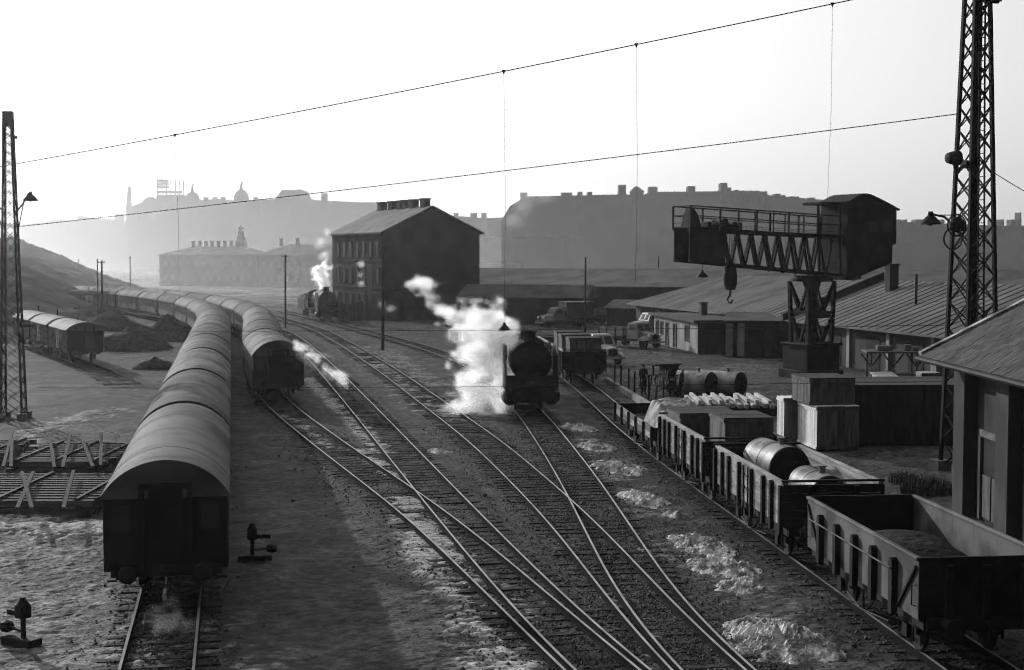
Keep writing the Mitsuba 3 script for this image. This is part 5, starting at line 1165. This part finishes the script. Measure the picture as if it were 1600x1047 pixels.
# people
def person(label, px, py, rz, h=1.78, lean=0.0):
    p = at(px, py); t = thing('person', label, 'person', (p[0], p[1], 0), rz); k = h / 1.78
    J = lambda x, y, z: np.array([x, y + lean * z * 0.15, z]) * k
    body = []
    for s in (-1, 1):
        hip, knee, ank, toe = J(s * 0.1, 0, 0.92), J(s * 0.12, 0.03 * s, 0.5), J(s * 0.13, 0.04 * s, 0.09), J(s * 0.15, -0.15 + 0.04 * s, 0.05)
        body += [((hip, 0.095), (knee, 0.068)), ((knee, 0.066), (ank, 0.045)), ((ank, 0.048), (toe, 0.035))]
        sh, el, wr = J(s * 0.2, 0, 1.45), J(s * 0.26, -0.02, 1.16), J(s * 0.22, -0.16, 0.93)
        body += [((J(s * 0.08, 0, 1.45), 0.08), (sh, 0.065)), ((sh, 0.06), (el, 0.048)), ((el, 0.046), (wr, 0.034)), ((wr, 0.034), (wr + J(-s * 0.01, -0.03, -0.06), 0.036))]
        for f in range(4):
            a = wr + J(s * (0.02 - 0.014 * f), -0.035, -0.09); body += [((a, 0.011), (a + J(0, -0.02, -0.05 + 0.008 * abs(f - 1)), 0.009))]
        a = wr + J(-s * 0.035, -0.04, -0.05); body += [((a, 0.012), (a + J(-s * 0.01, -0.03, -0.03), 0.01))]
    body += [((J(0, 0, 0.95), 0.135), (J(0, 0, 1.2), 0.125)), ((J(0, 0, 1.2), 0.13), (J(0, 0, 1.42), 0.115)), ((J(0, 0, 1.45), 0.06), (J(0, -0.01, 1.56), 0.055)), ((J(0, -0.02, 1.62), 0.085), (J(0, 0.0, 1.69), 0.085)), ((J(0, -0.1, 1.63), 0.014), (J(0, -0.08, 1.66), 0.012))]
    part(t, 'body', limbs(body, 0.03, 4), 'skin', True)
    coat = []
    for s in (-1, 1):
        sh, el, wr = J(s * 0.2, 0, 1.45), J(s * 0.26, -0.02, 1.16), J(s * 0.225, -0.15, 0.95)
        coat += [((J(s * 0.08, 0, 1.46), 0.1), (sh, 0.08)), ((sh, 0.08), (el, 0.066)), ((el, 0.066), (wr, 0.054)), ((J(s * 0.1, 0, 0.95), 0.13), (J(s * 0.13, 0.01, 0.48), 0.13))]
    coat += [((J(0, 0, 0.95), 0.17), (J(0, 0, 1.2), 0.15)), ((J(0, 0, 1.2), 0.15), (J(0, 0, 1.4), 0.14))]
    part(t, 'coat', limbs(coat, 0.04, 5), 'cloth_dark', True)
    part(t, 'trousers', limbs([((J(s * 0.12, 0.03 * s, 0.55), 0.085), (J(s * 0.13, 0.04 * s, 0.14), 0.075)) for s in (-1, 1)], 0.04, 4), 'cloth_dark', True)
    part(t, 'boots', limbs([((J(s * 0.13, 0.05 * s, 0.1), 0.06), (J(s * 0.15, -0.16 + 0.04 * s, 0.05), 0.047)) for s in (-1, 1)], 0.03, 4), 'cloth_dark', True)
    part(t, 'cap', cat(lathe([[0, 1.70 * k], [0.105 * k, 1.70 * k], [0.125 * k, 1.745 * k], [0.1 * k, 1.785 * k], [0, 1.795 * k]], 18, J(0, 0.0, 0) * 0), hull([J(-0.07, -0.08, 1.71), J(0.07, -0.08, 1.71), J(0.05, -0.15, 1.69), J(-0.05, -0.15, 1.69), J(0, -0.08, 1.725)])), 'cloth_dark', 40)
    return t
person('person in a long dark coat standing by the kerb posts, left of the machine', 1005, 617, 0.5, 1.92)
person('person in a dark coat bending towards the machine on its right side', 1060, 620, 1.3, 1.75, -1.0)
person('person in dark clothes standing behind the machine, mostly hidden', 1047, 612, 2.4, 1.78)
# machine between them
mp = at(1036, 622)
mc = thing('loading_machine', 'dark spindly machine with a flat top plate and pale belts, between the two people', 'machine', (mp[0], mp[1], 0), 0.4)
for x in (-0.75, 0.75):
    for y in (-0.45, 0.45): part(mc, 'leg', bar((x, y, 0), (x * 0.8, y * 0.8, 1.4), 0.08), 'iron_black', False)
part(mc, 'top_plate', cbox(-0.95, 0.95, -0.6, 0.6, 2.05, 2.14, 0.02), 'iron_black', False)
part(mc, 'hopper', hull([(x, y, 2.05) for x in (-0.1, 0.85) for y in (-0.5, 0.5)] + [(x, y, 1.2) for x in (0.1, 0.6) for y in (-0.3, 0.3)]), 'iron_black', False)
part(mc, 'frame', cat(bar((-0.8, -0.45, 1.4), (0.8, -0.45, 1.4), 0.08), bar((-0.8, 0.45, 1.4), (0.8, 0.45, 1.4), 0.08), bar((-0.7, 0, 1.4), (-0.7, 0, 2.05), 0.08), bar((-0.75, -0.45, 0.4), (0.75, -0.45, 1.3), 0.05)), 'iron_black', False)
part(mc, 'flywheel', trimesh.creation.torus(0.42, 0.05, 28, 8).apply_transform(trimesh.transformations.rotation_matrix(1.57, [1, 0, 0])).apply_translation((-0.45, -0.55, 1.15)), 'iron_black')
for k in range(5): part(mc, 'belt', bar((-0.85 + 0.17 * k, -0.62, 0.7 + 0.1 * (k % 2)), (-0.6 + 0.15 * k, -0.6, 1.75), 0.08, 0.03), 'tarp', False)
part(mc, 'drum', cyl((0.3, -0.5, 0.8), (0.3, 0.5, 0.8), 0.3, 20), 'iron_black')

# ------------------------------------------------------------------ lorries
def lorry(label, px, py, head, kind='open', cab='lorry_pale', s=1.0):
    p = at(px, py); t = thing('lorry', label, 'lorry', (p[0], p[1], 0), math.atan2(-head[0], head[1]))
    part(t, 'chassis', cat(bx(-0.55, -0.4, -4.2, 2.2, 0.6, 0.8), bx(0.4, 0.55, -4.2, 2.2, 0.6, 0.8)), 'lorry_dark', False)
    c = part(t, 'cab', hull([(x, y, 0.85) for x in (-1.0, 1.0) for y in (-0.8, 0.75)] + [(x, y, 1.55) for x in (-1.0, 1.0) for y in (-0.8, 0.75)] + [(x * 0.88, y, 2.3) for x in (-1, 1) for y in (-0.75, 0.35)] + [(x * 0.8, y, 2.4) for x in (-1, 1) for y in (-0.6, 0.2)]), cab, 20)
    for x in (-0.42, 0.42):
        part(c, 'windscreen', hull([(x - 0.36, 0.735, 1.62), (x + 0.36, 0.735, 1.62), (x - 0.34, 0.395, 2.22), (x + 0.34, 0.395, 2.22), (x, 0.6, 1.9)] + [(x - 0.36, 0.70, 1.62), (x + 0.36, 0.70, 1.62), (x - 0.34, 0.36, 2.22), (x + 0.34, 0.36, 2.22)]), 'window_glass', False)
    for s_ in (-1, 1):
        part(c, 'side_window', hull([(s_ * 0.99, -0.5, 1.6), (s_ * 0.99, 0.35, 1.6), (s_ * 0.915, -0.5, 2.15), (s_ * 0.915, 0.15, 2.15), (s_ * 0.93, -0.5, 1.6), (s_ * 0.86, -0.5, 2.15), (s_ * 0.86, 0.15, 2.15)]), 'window_glass', False)
        part(t, 'wing', hull([(s_ * 0.62, y, z) for y, z in ((0.7, 0.75), (1.0, 1.12), (1.6, 1.12), (2.1, 0.8))] + [(s_ * 1.05, y, z) for y, z in ((0.7, 0.7), (1.0, 1.05), (1.6, 1.05), (2.1, 0.75))]), cab, 30)
        part(t, 'headlight', cyl((s_ * 0.72, 1.9, 1.2), (s_ * 0.72, 2.1, 1.2), 0.15, 14), 'plank_white')
        for y in (1.35, -2.9):
            part(t, 'wheel', cat(cyl((s_ * 0.7, y, 0.45), (s_ * 1.0, y, 0.45), 0.45, 20), cyl((s_ * 1.0, y, 0.45), (s_ * 1.03, y, 0.45), 0.2, 14)), 'iron_black')
    part(t, 'bonnet', hull([(x, 0.75, 0.85) for x in (-0.62, 0.62)] + [(x, 0.75, 1.5) for x in (-0.6, 0.6)] + [(x, 2.1, 0.85) for x in (-0.52, 0.52)] + [(x, 2.1, 1.3) for x in (-0.45, 0.45)] + [(0, 0.75, 1.6), (0, 2.1, 1.42)]), cab, 25)
    part(t, 'grille', bx(-0.4, 0.4, 2.1, 2.13, 0.85, 1.28), 'iron_black', False)
    part(t, 'bumper', cbox(-1.05, 1.05, 2.2, 2.3, 0.5, 0.68, 0.02), cab, False)
    part(t, 'bed_floor', bx(-1.15, 1.15, -4.6, -1.0, 0.95, 1.05), 'plank_dark', False)
    if kind == 'open':
        for s_ in (-1, 1):
            for k in range(3): part(t, 'side_board', bx(s_ * 1.12, s_ * 1.17, -4.6, -1.0, 1.06 + k * 0.27, 1.31 + k * 0.27), 'wagon_plank', False)
            for y in (-4.5, -3.4, -2.2, -1.1): part(t, 'side_post', bx(s_ * 1.17, s_ * 1.23, y - 0.05, y + 0.05, 0.9, 1.9), 'plank_dark', False)
        for y in (-4.62, -1.0): part(t, 'end_board', bx(-1.15, 1.15, y, y + 0.05, 1.06, 1.87), 'wagon_plank', False)
    elif kind == 'box':
        part(t, 'cargo_box', cbox(-1.2, 1.2, -4.7, -0.95, 1.05, 3.1, 0.06), 'lorry_dark', False)
        for x in (-0.8, 0, 0.8): part(t, 'box_batten', bx(x - 0.05, x + 0.05, -0.95, -0.92, 1.1, 3.05), 'plank_grey', False)
        for k in range(3): part(t, 'box_panel', bx(-1.1 + k * 0.75, -0.45 + k * 0.75, -0.93, -0.91, 2.45, 3.0), 'plaster_pale', False)
    else:
        for s_ in (-1, 1): part(t, 'side_board', bx(s_ * 1.12, s_ * 1.17, -4.6, -1.0, 1.06, 1.5), 'plank_white', False)
        part(t, 'sacks', hull([(x, y, 1.06) for x in (-1, 1) for y in (-4.3, -1.3)] + [(x, y, 1.75) for x in (-0.7, 0.7) for y in (-3.9, -1.7)]), 'tarp', False)
    return t
lorry('lorry with a pale bonnet facing us beside the box loaded wagon', 938, 568, (0.42, -0.9), cab='lorry_pale')
lorry('lorry with a pale cab and slatted bed parked by the light windowed hut', 1000, 543, (0.62, -0.78), cab='plaster_pale')
lorry('lorry with a tall dark box body driving left, before the long warehouse', 868, 511, (-0.9, -0.42), 'box', cab='plaster_pale')
lorry('pale lorry with low sides half hidden behind the light windowed hut', 1014, 522, (-0.75, -0.4), 'low', cab='lorry_pale')
lorry('dark lorry standing behind the box bodied one before the long warehouse', 905, 505, (-0.97, -0.2), 'open', cab='lorry_dark')

# frame, little shed, junk at the right
fp = at(1393, 606)
fr = thing('work_canopy', 'open timber canopy with braced posts in the yard right of the crane', 'canopy', (fp[0], fp[1], 0), -0.1)
for x in (-1.35, 0.1, 1.6):
    for y in (0, 1.8): part(fr, 'post', bar((x, y, -0.1), (x, y, 2.3), 0.12), 'timber_old', False)
    for s_ in (-1, 1): part(fr, 'brace', bar((x, 0, 1.4), (x + s_ * 0.65, 0, 2.25), 0.1), 'plank_dark', False)
part(fr, 'roof', cat(bx(-1.7, 2.1, -0.4, 2.2, 2.3, 2.42)), 'plank_grey', False)
for b4 in ((-0.9, 0.1, 0.3, 1.2, 2.42, 2.75, 0.05), (0.9, 1.3, 0.3, 0.9, 2.42, 2.85, 0.04), (1.45, 1.8, 0.3, 0.8, 2.42, 2.7, 0.04)): part(fr, 'roof_box', cbox(*b4), 'plaster', False)
part(fr, 'counter', bx(-1.2, 1.5, 0.2, 1.6, 0.8, 0.9), 'timber_old', False)
hp = at(1383, 606); hp[1] -= 1.6
hb_ = thing('small_shelter', 'small pale lean-to box with a tilted lid standing before the canopy', 'box', (hp[0], hp[1], 0), 0.25)
part(hb_, 'box', prism_x([(0, -0.1), (1.3, -0.1), (1.3, 0.95), (0, 0.6)], -0.7, 0.7), 'plank_white', False)
part(hb_, 'lid', prism_x([(-0.15, 0.58), (1.45, 1.02), (1.45, 1.08), (-0.15, 0.64)], -0.8, 0.8), 'plank_white', False)
for px, py, lab in ((1440, 612, 'stack of pale boxes under the tiled roof eave, left one'), (1462, 610, 'stack of pale boxes under the tiled roof eave, right one')):
    p = at(px, py); crate(lab, (p[0], p[1]), (1, 0.1), 1.2, 1.0, 1.2 if px < 1450 else 1.7, 'plank_white', n=(4, 3))

# ------------------------------------------------------------------ heaps
def heap(name, label, category, px, py, rx, ry, h, bsdf, seed, group=None, rot=0.0, fr=1.2, spiky=0.35, n=60, sharp=0.6):
    p = at(px, py)
    def fn(X, Y):
        d = np.sqrt((X / rx) ** 2 + (Y / ry) ** 2) * (1 + 0.5 * n2d(X + seed * 7, Y, 1.1 / max(rx, ry) * 2, 3, seed))
        e = np.clip(1 - d, 0, 1) ** sharp
        return -0.16 + (h + 0.16) * e * (1 + spiky * 2 * n2d(X, Y, fr, 4, seed)) + 0.05 * e * 2 * n2d(X, Y, fr * 4, 3, seed + 2)
    k = thing(name, label, category, (p[0], p[1], 0), rot, group)
    scene[k] = {**mikit.ply(mound(-rx * 1.25, rx * 1.25, -ry * 1.25, ry * 1.25, fn, n, int(n * 1.2)), bsdf, True), 'to_world': place[k]}
ORDH = ['farthest', 'second farthest', 'third farthest', 'fourth', 'fifth', 'sixth', 'seventh', 'eighth', 'ninth']
for i, (px, py, rx, ry, h) in enumerate(((905, 668, 1.0, 2.2, 0.2), (930, 697, 1.1, 2.0, 0.2), (965, 730, 1.3, 2.4, 0.2), (1000, 778, 0.95, 1.9, 0.22), (1052, 803, 0.5, 0.8, 0.14), (1092, 850, 0.95, 1.9, 0.24), (1128, 888, 1.1, 1.6, 0.26), (1158, 918, 0.9, 1.0, 0.22), (1012, 862, 0.25, 0.9, 0.1))):
    heap('snow_heap', f'{ORDH[i]} heap of dirty snow along the right track, counted towards the camera' if i < 8 else 'thin sliver of snow beside the right hand rail', 'snow', px, py, rx, ry, h * 0.75, 'snow', i + 1, 'heaps of dirty snow beside the wagon track', 0.35, 3.2, 0.9, 110, 0.6)
heap('snow_heap', 'largest heap of dirty snow, at the bottom between the rails and the wagons', 'snow', 1215, 1000, 1.4, 2.1, 0.3, 'snow', 21, None, 0.2, 3.4, 0.85, n=170)
heap('snow_heap', 'small lone snow patch between the tracks in the middle', 'snow', 688, 705, 0.6, 1.1, 0.12, 'snow', 23, None, 0.5, 3.2, 0.8, n=90)
for i, (px, py, rx, ry, h, lab) in enumerate(((205, 545, 4.2, 3.2, 1.7, 'dark coal heap between the round roofed wagons and the long train'), (262, 530, 4.0, 3.4, 1.9, 'dark coal heap touching the long train behind the first heap'), (170, 515, 5.0, 3.5, 1.8, 'dark heap behind the round roofed wagons'), (243, 575, 1.7, 1.2, 0.7, 'little dark heap on the bright puddled ground'), (120, 500, 6, 4, 1.8, 'broad dark heap at the foot of the embankment'))):
    heap('coal_heap', lab, 'coal heap', px, py, rx, ry, h, 'coal', 30 + i, 'coal heaps on the left', fr=0.5, sharp=0.5, spiky=0.6)
p = at(180, 476)
hip_house('yard_hut', 'small dark hut with a flat hipped roof on the left, before the curving carriages', 'hut', (p[0] - 2.2, p[1]), (p[0] + 2.6, p[1] - 0.6), 4, 2.8, 3.5, 'brick_wall', 'roof_dark')
p = at(95, 485)
hip_house('yard_hut', 'low wide hut half lost in haze beyond the left mast', 'hut', (p[0] - 5, p[1]), (p[0] + 4, p[1] - 0.6), 4, 2.4, 3.4, 'brick_wall', 'roof_sheet')

# dry weeds by the tiled building
def weed_clump(label, px, py, r, h, n, seed):
    p = at(px, py); rw = np.random.default_rng(seed); V, F = [], []
    for _ in range(n):
        a, q = rw.uniform(0, 6.28), r * math.sqrt(rw.uniform()); x, y = q * math.cos(a), q * math.sin(a); hh = h * rw.uniform(0.35, 1.0) * (1 - 0.5 * q / r); l = rw.uniform(-0.35, 0.35, 2); w = rw.uniform(0.008, 0.022); b2 = rw.uniform(0, 3.14)
        ox, oy = w * math.cos(b2), w * math.sin(b2); o = len(V)
        V += [(x - ox, y - oy, -0.1), (x + ox, y + oy, -0.1), (x + l[0] * hh * 0.4 + ox, y + l[1] * hh * 0.4 + oy, hh * 0.6), (x + l[0] * hh * 0.4 - ox, y + l[1] * hh * 0.4 - oy, hh * 0.6), (x + l[0] * hh, y + l[1] * hh, hh)]
        F += [(o, o + 1, o + 2), (o, o + 2, o + 3), (o + 3, o + 2, o + 4)]
    single('weed_clump', trimesh.Trimesh(V, F, process=False), 'weed', label, 'weeds', False, loc=(p[0], p[1], 0))
weed_clump('dark dry weed thicket between the wagons and the tiled building', 1450, 768, 1.0, 0.9, 900, 1)
weed_clump('smaller weed tuft left of the weed thicket', 1412, 752, 0.6, 0.6, 400, 2)

# ------------------------------------------------------------------ steam and smoke
def steam(name, label, c, half, fn, res, dens, rz=0.0, g=0.7, albedo=0.995, category='steam'):
    nx, ny, nz = res
    zz, yy_, xx = np.meshgrid((np.arange(nz) + 0.5) / nz, (np.arange(ny) + 0.5) / ny, (np.arange(nx) + 0.5) / nx, indexing='ij')
    X, Y, Z = (xx * 2 - 1) * half[0], (yy_ * 2 - 1) * half[1], (zz * 2 - 1) * half[2]
    d = np.clip(fn(X, Y, Z), 0, 1)
    for u in (xx, yy_, zz): d = d * np.clip(np.minimum(u, 1 - u) * 14, 0, 1)
    M = T().translate(list(map(float, c))).rotate([0, 0, 1], math.degrees(rz))
    k = thing(name, label, category, M=M @ T().scale(list(map(float, half))), kind='stuff')
    scene[k] = {'type': 'cube', 'to_world': place[k], 'bsdf': {'type': 'null'}, 'exterior': {'type': 'ref', 'id': 'haze_air'},
                'interior': {'type': 'heterogeneous', 'albedo': {'type': 'constvolume', 'value': {'type': 'rgb', 'value': [albedo] * 3}} if False else {'type': 'rgb', 'value': [albedo] * 3}, 'scale': float(dens), 'phase': {'type': 'hg', 'g': g},
                             'sigma_t': {'type': 'gridvolume', 'grid': mi.VolumeGrid(d.astype(np.float32)), 'to_world': M @ T().scale(list(map(float, half))) @ T().translate([-1, -1, -1]) @ T().scale([2, 2, 2])}}}
def f3(X, Y, Z, f, o=4, s=0): return meshkit.fbm(np.stack([X * f, Y * f, Z * f], -1), o, s) - 0.5
def puffs(X, Y, Z, pts, f=0.7, amp=1.5, seed=0, soft=0.55):
    """torn billows along points (x, y, z, radius)"""
    wx, wy, wz = (0.5 * f3(X, Y, Z, f * 0.8, 3, seed + 30 + i) for i in range(3))
    X2, Y2, Z2 = X + wx, Y + wy, Z + wz
    m = np.full(X.shape, -9.0)
    for (x, y, z, r) in pts:
        m = np.maximum(m, 1 - np.sqrt((X2 - x) ** 2 + (Y2 - y) ** 2 + (Z2 - z) ** 2) / r)
    d = np.clip((m + amp * f3(X, Y, Z, f, 6, seed)) / soft, 0, 1)
    return d ** 1.6 * np.clip(0.25 + 2.2 * (f3(X, Y, Z, f * 2.2, 4, seed + 9) + 0.35), 0, 1)
def line(a, b_, n): return [tuple(np.array(a) * (1 - u) + np.array(b_) * u) for u in np.linspace(0, 1, n)]
C0 = np.array([-3.6, 82.2, 4.05])
def loco_steam(X, Y, Z):
    pts = [(x - C0[0], y - C0[1], z - C0[2], r) for x, y, z, r in
           line((-0.7, 78.0, 0.9, 1.5), (-0.4, 78.2, 4.3, 1.4), 6) + line((-1.9, 78.0, 0.7, 1.45), (-1.7, 78.4, 4.2, 1.55), 6) + line((-0.4, 78.6, 4.8, 1.0), (-3.0, 81.8, 5.0, 0.95), 6) + line((-3.0, 81.8, 5.0, 0.8), (-4.4, 84.6, 5.7, 0.55), 4) + line((-4.8, 85.4, 6.1, 0.5), (-5.6, 87.0, 7.1, 0.6), 3) + line((-2.2, 78.2, 2.2, 1.0), (-2.4, 78.2, 0.6, 1.0), 3)]
    return puffs(X, Y, Z, pts, 1.35, 2.9, 5, 1.1)
steam('steam_cloud', 'big white steam cloud pouring out beside the nearer locomotive and drifting up to the left', C0, (4.1, 6.4, 4.2), loco_steam, (120, 160, 120), 3.6)
steam('steam_cloud', 'white steam puff rising from the far locomotive', (-25.2, 189.5, 8.4), (2.6, 2.2, 5.2), lambda X, Y, Z: puffs(X, Y, Z, [(x, 0, z, r) for x, z, r in ((-0.2, -4.0, 0.55), (0.0, -3.0, 0.95), (-0.5, -1.8, 1.1), (0.3, -1.2, 0.9), (0.2, -2.4, 1.1))], 1.4, 2.2, 8, 0.7) + 0.10 * puffs(X, Y, Z, [(x, 0, z, r) for x, z, r in ((0.3, 0.3, 0.9), (-0.3, 2.0, 1.1), (0.7, 3.4, 0.8))], 0.8, 1.7, 9, 0.7), (60, 50, 110), 4.5)
J0 = np.array([-11.2, 81.0, 2.5])
steam('steam_cloud', 'low steam jet blowing from the right corner of the second train', J0, (2.2, 1.3, 2.1), lambda X, Y, Z: puffs(X, Y, Z, [(x - J0[0], y - J0[1], z - J0[2], r) for x, y, z, r in line((-12.5, 81.5, 3.6, 0.4), (-11.2, 81.0, 2.6, 0.6), 4) + line((-11.2, 81.0, 2.6, 0.6), (-9.7, 80.6, 1.6, 0.5), 4)], 1.9, 2.4, 11, 0.9), (76, 46, 74), 2.4)
steam('steam_cloud', 'small wisp of steam between the rails under the end of the first carriage', (-7.85, 32.5, 0.5), (0.75, 0.7, 0.62), lambda X, Y, Z: puffs(X, Y, Z, [(-0.15, 0, -0.3, 0.4), (0.1, 0, -0.1, 0.32), (0.25, 0, -0.35, 0.35), (-0.2, 0, 0.12, 0.22)], 3.6, 1.9, 12, 0.7), (50, 46, 42), 3.0)
steam('steam_cloud', 'thin wisp before the windows of the three storey block', ax(561, 428, 172), (1.5, 1.2, 2.6), lambda X, Y, Z: puffs(X, Y, Z, [(0.2, 0, z, 0.55) for z in (-1.2, 0, 1.2)], 0.9, 1.5, 13, 0.8), (30, 24, 50), 0.5)
steam('steam_cloud', 'thin drifting wisp below the three storey block', ax(603, 478, 150), (1.8, 1.2, 1.5), lambda X, Y, Z: puffs(X, Y, Z, [(-0.4, 0, 0.3, 0.6), (0.5, 0, -0.3, 0.6)], 0.9, 1.5, 14, 0.8), (36, 24, 30), 0.45)
steam('smoke_drift', 'faint smoke drifting before the left end of the long tenement row', ax(835, 325, 345), (11, 5, 7), lambda X, Y, Z: puffs(X, Y, Z, [(-3, 0, 1, 5), (3, 0, 3, 4), (-5, 0, -2, 4)], 0.16, 1.6, 15, 1.0), (44, 20, 28), 0.10, category='smoke')
steam('smoke_drift', 'thin chimney smoke over the long tenement row', ax(955, 281, 362), (3.5, 2, 2.2), lambda X, Y, Z: puffs(X, Y, Z, [(2, 0, -1, 0.8), (0.6, 0, 0.2, 1.0), (-1.2, 0, 0.8, 1.2)], 0.5, 1.6, 16, 1.0), (36, 20, 24), 0.3, albedo=0.7, category='smoke')

# smoke lying over the far yard and the town behind it
def bank(label, c, half, dens, seed, res=(40, 24, 14)):
    steam('smoke_bank', label, c, half, lambda X, Y, Z: np.clip(1.1 - (Z / half[2] + 1) * 0.42, 0, 1) * np.clip(0.75 + 1.3 * f3(X, Y, Z, 0.02, 3, seed), 0.2, 1), res, dens, g=0.75, albedo=0.72, category='smoke')
bank('pale veil of smoke over the far yard before the long tenement row', (-10, 276, 17), (210, 61, 18.5), 0.0030, 50)
bank('pale veil of smoke over the town beyond the long tenement row', (-60, 596, 26), (420, 214, 30), 0.0014, 51)

# ------------------------------------------------------------------ the air
scene['haze'] = {'type': 'cube', 'to_world': T().translate([0, 650, 27]).scale([1560, 930, 37.5]), 'bsdf': {'type': 'null'}, 'interior': {'type': 'ref', 'id': 'haze_air'}}
labels['haze'] = {'kind': 'stuff', 'label': 'smoky winter haze over the whole yard and town', 'category': 'haze'}
